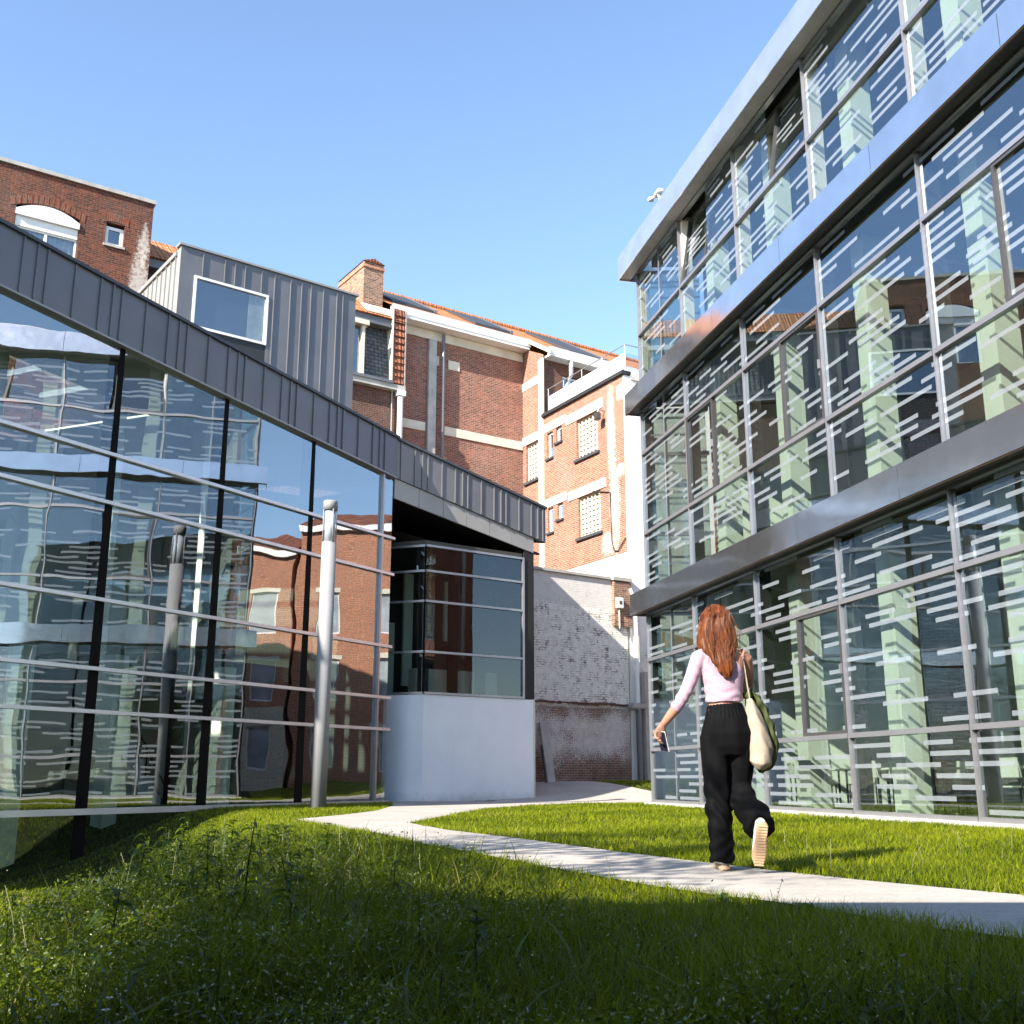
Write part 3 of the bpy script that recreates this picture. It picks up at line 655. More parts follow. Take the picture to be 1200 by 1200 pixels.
def house_a():
    g = frame('brick_house', (-12.44, 34.0), 56.0)
    tag(g, 'flat topped dark red brick house with shuttered window, behind the zinc roof band', 'brick house')
    b = wall_cells(MB(), -16, 0, 4, 19.95, [(-4.3, -2.34, 16.3, 18.75), (-1.5, -.90, 18.05, 18.85)])
    b.poly([(0,0,4),(0,9,4),(0,9,19.95),(0,0,19.95)]).poly([(-16,9,4),(0,9,4),(0,9,19.95),(-16,9,19.95)]).poly([(-16,0,4),(-16,9,4),(-16,9,19.95),(-16,0,19.95)])
    b.build('wall', M['brick_a'], g, fix=False)
    MB().box(-16, .06, -.07, .3, 19.95, 20.08).build('coping', M['concrete'], g)
    MB().box(-16, 0, .3, 9, 19.6, 19.7).build('roof', M['slate_dark'], g)
    # soldier-brick arches
    for cx, hw, z, rise in ((-3.32, 1.15, 18.55, .30), (-1.2, .42, 18.82, .10)):
        b = MB(); n = 14
        for i in range(n):
            t0, t1 = -1 + 2 * i / n, -1 + 2 * (i + 1) / n - .02
            zz = lambda t: z + rise * (1 - t * t)
            b.hexa([(cx + hw * t0, -.012, zz(t0)), (cx + hw * t1, -.012, zz(t1)), (cx + hw * t1, .05, zz(t1)), (cx + hw * t0, .05, zz(t0))],
                   [(cx + hw * t0 * 1.03, -.012, zz(t0) + .30), (cx + hw * t1 * 1.03, -.012, zz(t1) + .30), (cx + hw * t1 * 1.03, .05, zz(t1) + .30), (cx + hw * t0 * 1.03, .05, zz(t0) + .30)])
        b.build('brick_arch', M['brick_arch'], g)
    # shutter box with an arched front
    n = 12; x0, x1 = -4.3, -2.34; pts = [(x0, -.05, 18.28)] + [(x1, -.05, 18.28)]
    for i in range(n + 1): t = 1 - 2 * i / n; pts.append(((x0 + x1) / 2 + t * (x1 - x0) / 2, -.05, 18.48 + .30 * (1 - t * t)))
    sb = MB().prism(pts, (0, .22, 0)).build('shutter_box', M['pvc_white'], g)
    MB().box(x0 + .02, x1 - .02, .05, .12, 17.93, 18.279).build('roller_shutter', M['white_paint'], g)
    simple_window(g, x0 + .02, x1 - .02, 16.3, 17.93, .10)
    simple_window(g, -1.5, -.90, 18.05, 18.75, .10, mid=False, f=.11, curtain=False)
    MB().box(-1.55, -.85, -.06, .14, 17.97, 18.05).build('sill', M['concrete'], g)
house_a()
def house_b():
    g = frame('mansard_house', (-4.46, 40.5), 56.0)
    tag(g, 'brick house with dark slate mansard and pale brick chimney beside the zinc box', 'house')
    b = MB(); b.poly([(-11,0,4),(.0,0,4),(0,0,15.4),(-11,0,15.4)]).poly([(0,0,4),(0,8,4),(0,8,18),(0,0.0,15.4)]).poly([(-11,0,4),(-11,8,4),(-11,8,18),(-11,0,15.4)])
    b.build('wall', M['brick_b'], g, fix=False)
    MB().box(-11, .12, -.28, .1, 15.40, 15.62).build('cornice', M['concrete'], g)
    MB().box(-11, -.46, -.34, -.22, 15.62, 15.74).build('gutter', M['zinc'], g)
    MB().prism([(-11, .0, 15.62), (-.46, .0, 15.62), (-.46, .35, 18.02), (-11, .35, 18.02)], (0, .2, 0)).build('mansard_slates', M['slate'], g)
    MB().box(-11, -.40, -.12, .3, 18.03, 18.15).box(-11, -.40, -.02, .3, 18.15, 18.40).build('eaves_board', M['zinc'], g)
    # tiled party-wall verge on the right
    b = MB()
    for k in range(11): z = 15.75 + k * .285; b.hexa([(-.40, -.14, z), (.13, -.14, z), (.13, .4, z), (-.40, .4, z)], [(-.40, -.08, z + .30), (.13, -.08, z + .30), (.13, .4, z + .30), (-.40, .4, z + .30)])
    b.build('hung_tiles', M['tile_red'], g)
    MB().box(-.455, -.402, -.16, .35, 15.62, 18.85).build('verge_board', M['cream'], g)
    MB().box(.131, .17, -.16, .4, 15.62, 18.85).build('lead_flashing', M['zinc_light'], g)
    MB().prism([(.15, -.15, 18.41), (.15, 1.7, 19.95), (.15, 4.5, 18.2), (.15, 4.5, 17.9), (.15, .2, 18.41)], (-11.15, 0, 0)).build('roof', M['tile_orange'], g)
    MB().prism([(-1.55, -.05, 18.53), (.12, -.05, 18.53), (.12, .5, 18.99), (-1.55, .5, 18.99)], (0, 0, .10)).build('flashing', M['cream'], g)
    c = MB().box(-1.46, -.58, .55, 2.9, 18.4, 20.95).build('chimney', M['brick_chimney'], g)
    MB().box(-1.50, -.54, .51, 2.94, 20.70, 20.82).build('chimney_course', M['brick_red'], c)
    MB().prism([(-1.50, .50, 20.96), (-.54, .50, 20.96), (-1.02, .50, 21.14)], (0, 2.44, 0)).build('chimney_cap', M['tile_red'], c)
    # dormer window, mostly behind the zinc box
    wn = MB().box(-2.75, -1.72, -.30, -.16, 15.63, 15.75).box(-2.75, -2.62, -.3, .3, 15.75, 17.75).box(-1.84, -1.72, -.3, .3, 15.75, 17.75).box(-2.85, -1.60, -.42, .3, 17.75, 17.95).build('dormer_window', M['cream'], g)
    MB().box(-2.62, -1.84, -.12, -.10, 15.75, 17.75).build('pane', M['window_glass'], wn)
    MB().box(-2.62, -1.84, -.04, -.02, 15.75, 17.75).build('curtain', M['dark'], wn)
    MB().tube([(-.05, -.20, 15.3), (-.05, -.20, 8.0)], .11, 12).box(-.22, .12, -.34, -.06, 15.2, 15.41).build('downpipe', M['pvc_white'], g, smooth=False)
    MB().tube([(-.36, -.06, 15.4), (-.3, -.06, 8)], .025, 8).build('conduit', M['zinc_light'], g)
house_b()
CC = (.445, 44.5); CW = (4.13, 38.0)
def house_c():
    g = frame('tall_brick_house', CC, 56.0)
    tag(g, 'tall orange brick house with white gutter and bright tiled roof beyond the courtyard', 'brick house')
    MB().poly([(-6.6,0,4),(.02,0,4),(.02,0,18.75),(-6.6,0,18.75)]).build('wall', M['brick_c'], g, fix=False)
    MB().box(-6.6, .0, -.05, .04, 18.27, 18.66).build('frieze', M['cream'], g)
    b = MB().box(-6.6, -4.80, -.04, .03, 14.25, 14.62).box(-3.9, .0, -.04, .03, 14.25, 14.62); b.build('string_course', M['cream'], g)
    MB().box(-4.72, -4.36, -.11, .03, 8, 18.26).build('pilaster', M['concrete'], g)
    MB().tube([(-4.07, -.16, 18.6), (-4.07, -.16, 8)], .07, 10).build('downpipe', M['zinc'], g, smooth=False)
    MB().box(-3.75, -3.2, -.03, .02, 17.15, 17.55).box(-4.35, -4.2, -.03, .02, 17.2, 17.6).build('lintel_stub', M['cream'], g)
    MB().box(-6.7, .0, -.58, .02, 18.68, 18.80).build('soffit', M['white_paint'], g)
    b = MB(); b.prism([(-6.7, -.60, 18.80), (-6.7, -.42, 18.80), (-6.7, -.36, 19.12), (-6.7, -.66, 19.12)], (6.75, 0, 0)); b.build('gutter', M['pvc_white'], g)
    # forward block behind the terrace
    ops = [(1.0, 1.9, 16.0, 17.4), (4.4, 5.6, 15.9, 17.4)]
    b = wall_cells(MB(), .02, 11.5, 14.8, 18.1, ops, y=-1.58); b.build('forward_wall', M['brick_b'], g, fix=False)
    for o in ops: simple_window(g, o[0], o[1], o[2], o[3], -1.46, f=.08)
    b = MB(); b.prism([(-.02, -2.10, 18.0), (-.02, -1.94, 18.0), (-.02, -1.88, 18.32), (-.02, -2.16, 18.32)], (11.5, 0, 0)); b.build('forward_gutter', M['pvc_white'], g)
    MB().box(.0, 11.5, -2.10, -1.57, 17.93, 18.0).build('forward_soffit', M['white_paint'], g)
    b = MB(); b.tube([(1.15, -2.02, 18.05), (1.15, -2.02, 17.3), (1.0, -1.72, 16.7), (.75, -1.70, 16.4), (.75, -1.70, 15.4)], .09, 10); b.build('swan_neck_pipe', M['pvc_white'], g, smooth=True)
    b = MB(); b.tube([(2.4, -1.75, 16.9), (2.6, -1.75, 17.25), (5.2, -1.75, 17.45)], .12, 10); b.tube([(2.4, -1.75, 16.9), (2.4, -1.75, 15.4)], .10, 10); b.build('vent_pipe', M['pvc_white'], g, smooth=True)
    zr = lambda y: 19.14 + .62 * (y + .5)
    MB().poly([(-6.9, -.62, zr(-.62)), (-.02, -.62, zr(-.62)), (-.02, -2.12, zr(-2.12)), (11.6, -2.12, zr(-2.12)), (11.6, 3.1, zr(3.1)), (-6.9, 3.1, zr(3.1))]).build('roof', M['tile_orange'], g, fix=False)
    MB().tube([(-6.9, 3.1, zr(3.1) + .02), (11.6, 3.1, zr(3.1) + .02)], .13, 10).build('ridge_tiles', M['tile_orange'], g)
    MB().poly([(-6.9, 3.2, zr(3.1)), (11.6, 3.2, zr(3.1)), (11.6, 10, 18.5), (-6.9, 10, 18.5)]).build('rear_roof', M['tile_orange'], g, fix=False)
    MB().prism([(-.10, -2.16, zr(-2.16) - .12), (-.10, -.5, zr(-.5) - .12), (-.10, -.5, zr(-.5) + .06), (-.10, -2.16, zr(-2.16) + .06)], (.10, 0, 0)).build('verge', M['cream'], g)
    for x0, x1, y0, y1 in ((-6.3, -4.3, .3, 2.8), (-2.3, -.5, .2, 2.7), (1.9, 3.9, -.9, 2.5)):
        b = MB(); b.hexa([(x0, y0, zr(y0) + .02), (x1, y0, zr(y0) + .02), (x1, y1, zr(y1) + .02), (x0, y1, zr(y1) + .02)], [(x0, y0, zr(y0) + .12), (x1, y0, zr(y0) + .12), (x1, y1, zr(y1) + .12), (x0, y1, zr(y1) + .12)])
        b.build('solar_panel', M['panel'], g)
        b = MB(); b.hexa([(x1, y0 - .05, zr(y0) + .02), (x1 + .14, y0 - .05, zr(y0) + .02), (x1 + .14, y1, zr(y1) + .02), (x1, y1, zr(y1) + .02)], [(x1, y0 - .05, zr(y0) + .14), (x1 + .14, y0 - .05, zr(y0) + .14), (x1 + .14, y1, zr(y1) + .14), (x1, y1, zr(y1) + .14)])
        b.build('panel_flashing', M['zinc'], g)
house_c()
def wing():
    g = frame('brick_wing', CW, -29.3)
    tag(g, 'sunlit orange brick wing with terrace on top and glass block windows', 'brick wing')
    big = [(1.73, 3.23, 12.72, 14.35), (1.63, 3.18, 9.56, 11.18), (6.22, 7.2, 12.73, 14.4)]
    small = [(4.32, 4.78, 13.85, 14.50), (5.02, 5.48, 13.34, 14.46), (5.04, 5.46, 10.22, 11.25), (4.3, 4.72, 10.62, 11.28)]
    b = wall_cells(MB(), 0, 5.72, .2, 15.22, [o for o in big + small if o[1] < 5.7], depth=.2, sgn=-1)
    wall_cells(b, 5.72, 7.52, 6, 18.0, [big[2]], depth=.2, sgn=-1)
    b.poly([(5.72, 0, 18.0), (7.52, 0, 18.0), (7.52, 0, 18.95), (5.72, 0, 18.05)])
    b.build('wall', M['brick_w'], g, fix=False)
    for x0, x1, z0, z1 in big:
        wn = MB()
        nx, nz = (6, 8) if x1 - x0 > 1.2 else (4, 8)
        sx, sz = (x1 - x0) / nx, (z1 - z0) / nz
        for i in range(nx + 1): wn.box(x0 + i * sx - .03, x0 + i * sx + .03, -.16, -.11, z0, z1)
        for k in range(nz + 1):
            for i in range(nx): wn.box(x0 + i * sx + .03, x0 + (i + 1) * sx - .03, -.16, -.111, z0 + k * sz - .03, z0 + k * sz + .03)
        w_ = wn.build('glass_block_window', M['cream'], g)
        MB().box(x0, x1, -.19, -.165, z0, z1).build('glass_blocks', M['block_glass'], w_)
        MB().box(x0 - .12, x1 + .12, -.1, .10, z0 - .10, z0).build('sill', M['slate_dark'], g)
    MB().box(1.35, 3.95, -.02, .035, 14.36, 14.74).build('lintel', M['cream'], g)
    MB().box(1.25, 3.85, -.02, .035, 11.19, 11.55).build('lintel', M['cream'], g)
    MB().box(4.0, 5.70, -.02, .03, 14.51, 14.86).build('string_course', M['cream'], g)
    MB().box(4.0, 5.70, -.02, .03, 11.29, 11.64).build('string_course', M['cream'], g)
    MB().box(6.08, 7.50, -.02, .03, 14.41, 14.78).build('string_course', M['cream'], g)
    MB().box(6.08, 7.50, -.02, .03, 16.9, 17.25).build('string_course', M['cream'], g)
    for x0, x1, z0, z1 in small:
        simple_window(g, x0, x1, z0, z1, -.10, sgn=-1, mid=False, f=.09, curtain=False)
        MB().box(x0 - .06, x1 + .06, -.08, .08, z0 - .08, z0).build('sill', M['slate_dark'], g)
    MB().box(5.72, 6.07, -.02, .06, 6, 17.9).build('pilaster', M['cream'], g)
    MB().box(.0, 5.71, -.02, .03, .2, 8.45).build('plaster_base', M['white_plaster'], g)
    MB().box(-.1, 5.75, -.3, .12, 15.22, 15.36).build('roof_ledge', M['dark'], g)
    # rendered gable towards the courtyard, and the far side
    MB().box(-.04, -.001, -9, .0, .2, 15.2).build('gable', M['white_plaster'], g)
    MB().box(-.1, 5.75, -9, -.31, 15.05, 15.15).build('terrace_floor', M['concrete'], g)
    # terrace parapet panels and handrail
    e = [-.2, 1.3, 2.75, 4.1, 5.3]
    for a, c in zip(e[:-1], e[1:]): MB().box(a + .01, c - .01, -.02, .04, 15.40, 16.0).build('parapet_panel', M['white_paint'], g)
    for a in range(4): MB().box(-.22, -.18, -1.4 - a * 1.4, -.03 - a * 1.4, 15.40, 16.0).build('parapet_panel', M['glass_rail'], g)
    b = MB(); b.tube([(5.4, .02, 16.35), (-.2, .02, 16.35), (-.2, -6, 16.35)], .022, 8)
    for x in (5.3, 4.1, 2.75, 1.3, -.2): b.tube([(x, .02, 15.37), (x, .02, 16.35)], .018, 6)
    b.build('handrail', M['alu'], g)
    # cables
    b = MB(); b.tube([(2.1, .04, 11.2), (.95, .04, 10.9), (.9, .04, 9.0), (.75, .05, 8.65), (.5, .05, 8.6), (.0, .05, 9.0)], .022, 6); b.build('cable', M['dark'], g)
    return g
def blockmat():
    t = NT('block_glass'); c = t.ramp(t.noise(t.obj(), 5, 3), [(.3, (.24, .24, .20)), (.7, (.42, .42, .35))])
    return t.done(t.pbr(c, .25, 0, None, .5))
M['block_glass'] = blockmat()
M['glass_rail'] = glass('glass_rail', tint=(.8, .84, .86), ior=1.6)
wing()
def gable_lamp():
    o = frame('wall_lamp', g_local(CW, 56, .75, 0), 56, 12.6)
    tag(o, 'small grey lamp on a thin arm on the white rendered gable', 'wall lamp')
    MB().tube([(0, 0, .0), (.02, -.7, .06)], .03, 8).build('arm', M['alu'], o)
    MB().prism([(-.1, -.85, .06), (.1, -.85, .06), (.06, -.62, -.45), (-.06, -.62, -.45)], (0, .06, .03)).build('lamp_head', M['alu_dark'], o)
gable_lamp()
def bracket():
    o = frame('floodlight', g_local(CW, -29.3, 1.25, .0), -29.3, 14.05)
    tag(o, 'small floodlight on a bracket beside the upper glass block window', 'floodlight')
    MB().tube([(0, 0, .1), (0, .3, .15), (0, .32, .0)], .03, 8).build('bracket', M['alu'], o)
    MB().box(-.13, .13, .24, .42, -.3, .0).build('lamp_head', M['alu_dark'], o, bevel=.03)
bracket()
def old_wall():
    g = frame('whitewashed_wall', CW, 56.0)
    tag(g, 'old courtyard brick wall in flaking whitewash, bare brick at the bottom', 'wall')
    MB().prism([(-6.5, -.05, -.2), (-.12, -.05, -.2), (-.12, -.05, 7.34), (-6.5, -.05, 7.42)], (0, .33, 0)).build('masonry', M['whitewash'], g)
    MB().prism([(-6.55, -.13, 7.42), (-.8, -.13, 7.36), (-.8, -.13, 7.45), (-6.55, -.13, 7.51)], (0, .45, 0)).build('coping', M['concrete'], g)
    MB().box(-.8, -.02, -.18, -.051, 5.75, 7.3).build('brick_pier', M['brick_chimney'], g)
    MB().box(-.85, .0, -.22, .3, 7.345, 7.47).build('pier_cap', M['concrete'], g)
    # a ragged ledge where the whitewash stops
    b = MB(); pts = []; rnd = random.Random(4); x = -6.4
    while x < -.3:
        wd = rnd.uniform(.12, .4); b.box(x, x + wd - .01, -.085 - rnd.random() * .02, -.051, 3.0 + rnd.uniform(-.03, .02) - .02 * x * 0, 3.06 + rnd.uniform(0, .04)); x += wd
    b.build('ledge', M['brick_b'], g)
old_wall()
def pipe_on_wall():
    o = frame('downpipe', g_local(CW, 56, .14, -.22), 56, .5)
    tag(o, 'tall downpipe at the right end of the whitewashed wall, grey at the bottom', 'downpipe')
    MB().tube([(0, 0, 0), (0, 0, 2.4)], .10, 14).build('lower_pipe', M['zinc'], o, smooth=False)
    MB().tube([(0, .02, 2.4), (0, .02, 6.2), (-.22, .04, 6.6)], .07, 12).build('upper_pipe', M['pvc_white'], o)
    MB().box(-.35, .3, -.12, .2, 2.42, 2.62).build('stone_bracket', M['concrete'], o, bevel=.04)
pipe_on_wall()
def side_yard():
    g = frame('yard_wall', g_local(CW, 56, .42, -.10), 56.0)
    tag(g, 'narrow strip of old brick wall with a rendered pier beside the glass building corner', 'wall')
    MB().box(.0, 3.5, .0, .095, .1, 4.9).build('masonry', M['whitewash'], g)
    MB().box(-.05, .45, -.22, -.001, .1, 4.2).build('rendered_pier', M['concrete'], g)
    MB().prism([(.45, -.5, 4.95), (3.5, -.5, 4.95), (3.5, .0, 5.7), (.45, .0, 5.7)], (0, 0, .08)).build('lean_to_roof', M['wood'], g)
side_yard()
def box_on_wall():
    o = frame('electrical_box', g_local(CW, 56, -.62, -.19), 56, 6.35)
    tag(o, 'small white electrical box high on the brick pier of the whitewashed wall', 'electrical box')
    MB().box(-.14, .14, -.12, .0, 0, .38).build('case', M['pvc_white'], o, bevel=.015)
    MB().box(-.05, .05, -.13, -.121, .14, .26).build('label_plate', M['alu_dark'], o)
    MB().tube([(0, -.03, 0), (0, -.03, -.7)], .02, 6).build('cable', M['pvc_white'], o)
box_on_wall()
def plank():
    o = frame('plank', g_local(CW, 56, -4.0, -.35), 56, .42)
    tag(o, 'pale plank leaning on the dark foot of the whitewashed wall beside the box', 'plank')
    MB().hexa([(.0,-.25,0),(.3,-.25,0),(.3,-.2,0),(.0,-.2,0)], [(.0,.20,1.95),(.3,.20,1.95),(.3,.25,1.95),(.0,.25,1.95)]).build('board', M['concrete'], o)
    MB().tube([(-.15, -.35, 0), (.0, .12, 1.2)], .03, 8).build('pole', M['dark'], o)
plank()
def lamp_post():
    o = empty('lamp_post', (-3.93, 22.75, 0))
    tag(o, 'thick grey lamp column with a clear lantern top, before the glazed hall', 'lamp post')
    MB().lathe([(.160, -.1), (.155, 5.52)], seg=32).build('column', M['lamp_alu'], o, smooth=False)
    MB().lathe([(.150, 5.525), (.150, 6.22)], seg=32).build('lantern', M['lantern'], o)
    MB().lathe([(.118, 5.525), (.118, 6.22)], seg=16).build('lamp_tube', M['tube_grey'], o)
    b = MB()
    for k in range(4): a = k * math.pi / 2 + .6; b.tube([(.153 * math.cos(a), .153 * math.sin(a), 5.51), (.153 * math.cos(a), .153 * math.sin(a), 6.24)], .012, 6)
    b.build('lantern_rod', M['lamp_alu'], o)
    MB().lathe([(.157, 6.225), (.157, 6.40), (.15, 6.43), (.06, 6.44)], seg=32).build('cap', M['lamp_alu'], o)
    for k in o.children:
        if k.name.startswith(('column', 'cap', 'lantern', 'lamp_tube')):
            for p in k.data.polygons: p.use_smooth = abs(p.normal.z) < .7
M['tube_grey'] = plain('tube_grey', (.50, .52, .58), .4)
M['lantern'] = glass('lantern', tint=(.86, .88, .9), ior=2.0)
lamp_post()
def alarm():
    o = frame('floodlight', g_local(PR, HR, -2.7, .41), HR, 14.07)
    tag(o, 'white floodlight on an arm above the eaves of the long glass building', 'floodlight')
    o.scale = (.65, .65, .65)
    MB().tube([(0, -.05, .0), (0, .02, .25)], .05, 10).build('post', M['pvc_white'], o)
    MB().box(-.22, .28, -.1, .12, .25, .40).build('body', M['pvc_white'], o, bevel=.03)
    MB().tube([(.28, .0, .33), (.62, .05, .42)], [.035, .06], 10).build('arm', M['pvc_white'], o)
    MB().box(.6, .78, -.05, .15, .36, .5).build('lamp_head', M['white_paint'], o, bevel=.02)
alarm()
# houses beyond the glass building: seen only mirrored in the glazing
def street_house(x, y, heading, w_, h, mat, label, rows=3, base=None):
    g = frame('street_house', (x, y), heading)
    tag(g, label, 'house', 'houses across the lawn, mirrored in the glass')
    n = max(2, int(w_ / 2.2)); ops = []
    for r in range(rows):
        for k in range(n): cx = (k + .5) * w_ / n; ops.append((cx - .5, cx + .5, 1.0 + r * 3.2, 2.9 + r * 3.2))
    zs_ = 3.9 if base else -.3
    if base: wall_cells(MB(), 0, w_, -.3, 3.9, [o for o in ops if o[3] < 3.9], depth=.2).build('stone_base', base, g, fix=False)
    b = wall_cells(MB(), 0, w_, zs_, h, [o for o in ops if o[2] > zs_], depth=.2)
    b.poly([(0,0,-.3),(0,8,-.3),(0,8,h),(0,0,h)]).poly([(w_,0,-.3),(w_,8,-.3),(w_,8,h),(w_,0,h)])
    b.build('wall', mat, g, fix=False)
    for o in ops:
        wn = MB().box(o[0], o[1], .10, .16, o[2], o[2] + .08).box(o[0], o[1], .10, .16, o[3] - .08, o[3]).box(o[0], o[0] + .07, .10, .16, o[2] + .08, o[3] - .08).box(o[1] - .07, o[1], .10, .16, o[2] + .08, o[3] - .08).build('window', M['pvc_white'], g)
        MB().box(o[0] + .07, o[1] - .07, .13, .14, o[2] + .08, o[3] - .08).build('pane', M['blind_pane'], wn)
    b = MB()
    for o in ops: b.box(o[0] - .12, o[1] + .12, -.03, .05, o[3], o[3] + .2)
    b.build('lintel', M['cream'], g)
    MB().box(0, w_, -.25, .05, h, h + .3).build('cornice', M['white_paint'], g)
    MB().poly([(0, -.25, h + .3), (w_, -.25, h + .3), (w_, 4, h + 1.8), (0, 4, h + 1.8)]).poly([(0, 8.2, h + .3), (w_, 8.2, h + .3), (w_, 4, h + 1.8), (0, 4, h + 1.8)]).build('roof', M['tile_red'], g, fix=False)
M['stone_pale'] = brick('stone_pale', (.68, .58, .43), (.60, .52, .40), (.5, .43, .34), stain_amt=.12, row=.35, wid=.7)
M['blind_pane'] = plain('blind_pane', (.35, .38, .40), .2, 0, .3, 1.0)
street_house(15, 44, 152, 6.5, 13.2, M['brick_red'], 'red brick house with white windows mirrored in the glazed hall, tallest of its row', 4)
street_house(18.2, 38, 152, 6.0, 12.4, M['brick_red'], 'red brick house mirrored in the right end of the glazed hall', 3)
street_house(21.1, 32.5, 152, 8.0, 11.2, M['brick_red'], 'wide brick house with sandstone ground floor mirrored in the glazed hall', 3, M['stone_pale'])
# unseen house placed close behind the camera to block sun and sky
def shade_house():
    g = empty('shade_house', (-4.0, -1.2, 0))
    tag(g, 'unseen brick house set close behind the meadow to shade it', 'house')
    W, D, H = 20.0, 8.0, 5.3
    ops = [(x, x + 1.1, z, z + 1.6) for x in (1.5, 4.5, 7.5, 10.5, 13.5, 16.5) for z in (1.0, 3.2)]
    b = wall_cells(MB(), 0, W, -.5, H, ops, y=0, depth=-.25); b.poly([(0,0,-.5),(0,-D,-.5),(0,-D,H),(0,0,H)]).poly([(W,0,-.5),(W,-D,-.5),(W,-D,H),(W,0,H)]).poly([(0,-D,-.5),(W,-D,-.5),(W,-D,H),(0,-D,H)])
    b.build('wall', M['brick_b'], g, fix=False)
    MB().box(-.2, W + .2, -D - .2, .12, H, H + .15).build('roof', M['zinc'], g)
    for o in ops: MB().box(o[0], o[1], -.2, -.15, o[2], o[3]).build('window', M['blind_pane'], g)
    MB().box(-.2, W, .121, 3.1, 2.9, 3.02).build('shade_roof', M['slate_dark'], g)  # roof and posts added to cut sky light on the near grass
    for x in (.2, 12.5): MB().box(x, x + .14, 2.9, 3.04, -.3, 2.9).build('shade_roof_post', M['wood'], g)
shade_house()
def shade_tree(x, y, label, seed, k=1.0, leaves=120):  # out-of-view trees added for dapple, standing in for sun bounced off glass
    o = empty('shade_tree', (x, y, float(ground_h(x, y)))); o.scale = (k, k, 1)
    tag(o, label, 'added shade tree')
    rr = random.Random(seed)
    b = MB(); b.tube([(0, 0, -.2), (.05, .02, 2.0), (.0, .1, 4.2), (.1, .1, 6.6)], [.17, .14, .10, .04], 12)
    ends = []
    for i in range(12):
        a = i * 2.4; z0 = 3.0 + .28 * i; L = rr.uniform(1.0, 2.0)
        e = (L * math.cos(a), L * math.sin(a), z0 + L * .7); b.tube([(.02, .06, z0), (e[0] * .5, e[1] * .5, z0 + L * .45), e], [.05, .03, .012], 6); ends.append(e)
    b.build('trunk', M['wood'], o, smooth=True)
    c = MB(); tv = []
    for e in ends:
        for s in range(4):
            q = Vector(e) + Vector((rr.gauss(0, .5), rr.gauss(0, .5), rr.gauss(0, .4)))
            for k in range(leaves):
                p = q + Vector((rr.gauss(0, .24), rr.gauss(0, .24), rr.gauss(0, .18))); d = Vector((rr.gauss(0, 1), rr.gauss(0, 1), rr.gauss(0, .6))).normalized(); s_ = d.cross(Vector((rr.gauss(0, 1), rr.gauss(0, 1), rr.gauss(0, 1)))).normalized()
                c.poly([p - d * .06, p + s_ * .036, p + d * .07, p - s_ * .036]); t = rr.random(); tv += [t] * 4
    cr = c.build('crown', M['weed'], o, fix=False)
    at = cr.data.attributes.new('tint', 'FLOAT', 'POINT'); at.data.foreach_set('value', np.array(tv, np.float32))
shade_tree(-5.6, 3.4, 'unseen tree added on the bank, left of the picture, to dapple the lawn', 9)
shade_tree(-5.35, .9, 'unseen tree added near the shade house to dapple the path', 12, .75, 48)
# ---------------------------------------------------------------- furniture behind the ground-floor glass
def copy_tree(o, parent=None):
    c = o.copy(); COL.objects.link(c)
    if parent is not None: c.parent = parent
    for ch in o.children: copy_tree(ch, c)
    return c
def furniture():
    t = empty('table'); tag(t, 'white table standing inside the ground floor glass of the long building', 'table', 'tables inside the long glass building')
    MB().box(-.8, .8, -.4, .4, .71, .745).build('table_top', M['column'], t, bevel=.006)
    for x in (-.72, .72):
        for y in (-.33, .33): MB().tube([(x, y, 0), (x, y, .71)], .022, 8).build('leg', M['alu_dark'], t)
    c = empty('chair'); tag(c, 'slim chair beside a table inside the ground floor glass', 'chair', 'chairs inside the long glass building')
    MB().box(-.2, .2, -.2, .2, .43, .46).build('seat', M['column'], c, bevel=.01)
    MB().hexa([(-.2,.19,.58),(.2,.19,.58),(.2,.21,.58),(-.2,.21,.58)], [(-.19,.23,.86),(.19,.23,.86),(.19,.25,.86),(-.19,.25,.86)]).build('backrest', M['column'], c)
    for x in (-.18, .18):
        MB().tube([(x, -.18, 0), (x, -.17, .43)], .014, 6).build('leg', M['alu_dark'], c)
        MB().tube([(x, .2, 0), (x, .19, .45), (x, .23, .84)], .014, 6).build('leg', M['alu_dark'], c)
    first = [True, True]
    def place(o, k, x, y, rz):
        q = o if first[k] else copy_tree(o); first[k] = False
        px, py = g_local(PR, HR, x, y); q.location = (px, py, .032); q.rotation_euler = (0, 0, R(90 - HR) + rz)
    rr = random.Random(3)
    for x in (-4.9, -8.0, -11.0, -14.1):
        y = -2.0 - rr.random() * .5; place(t, 0, x, y, rr.uniform(-.1, .1))
        for dx, dy, a in ((-.45, -.62, math.pi), (.4, -.65, math.pi), (-.4, .66, 0), (.45, .62, 0)): place(c, 1, x + dx, y + dy, a + rr.uniform(-.25, .25))
furniture()

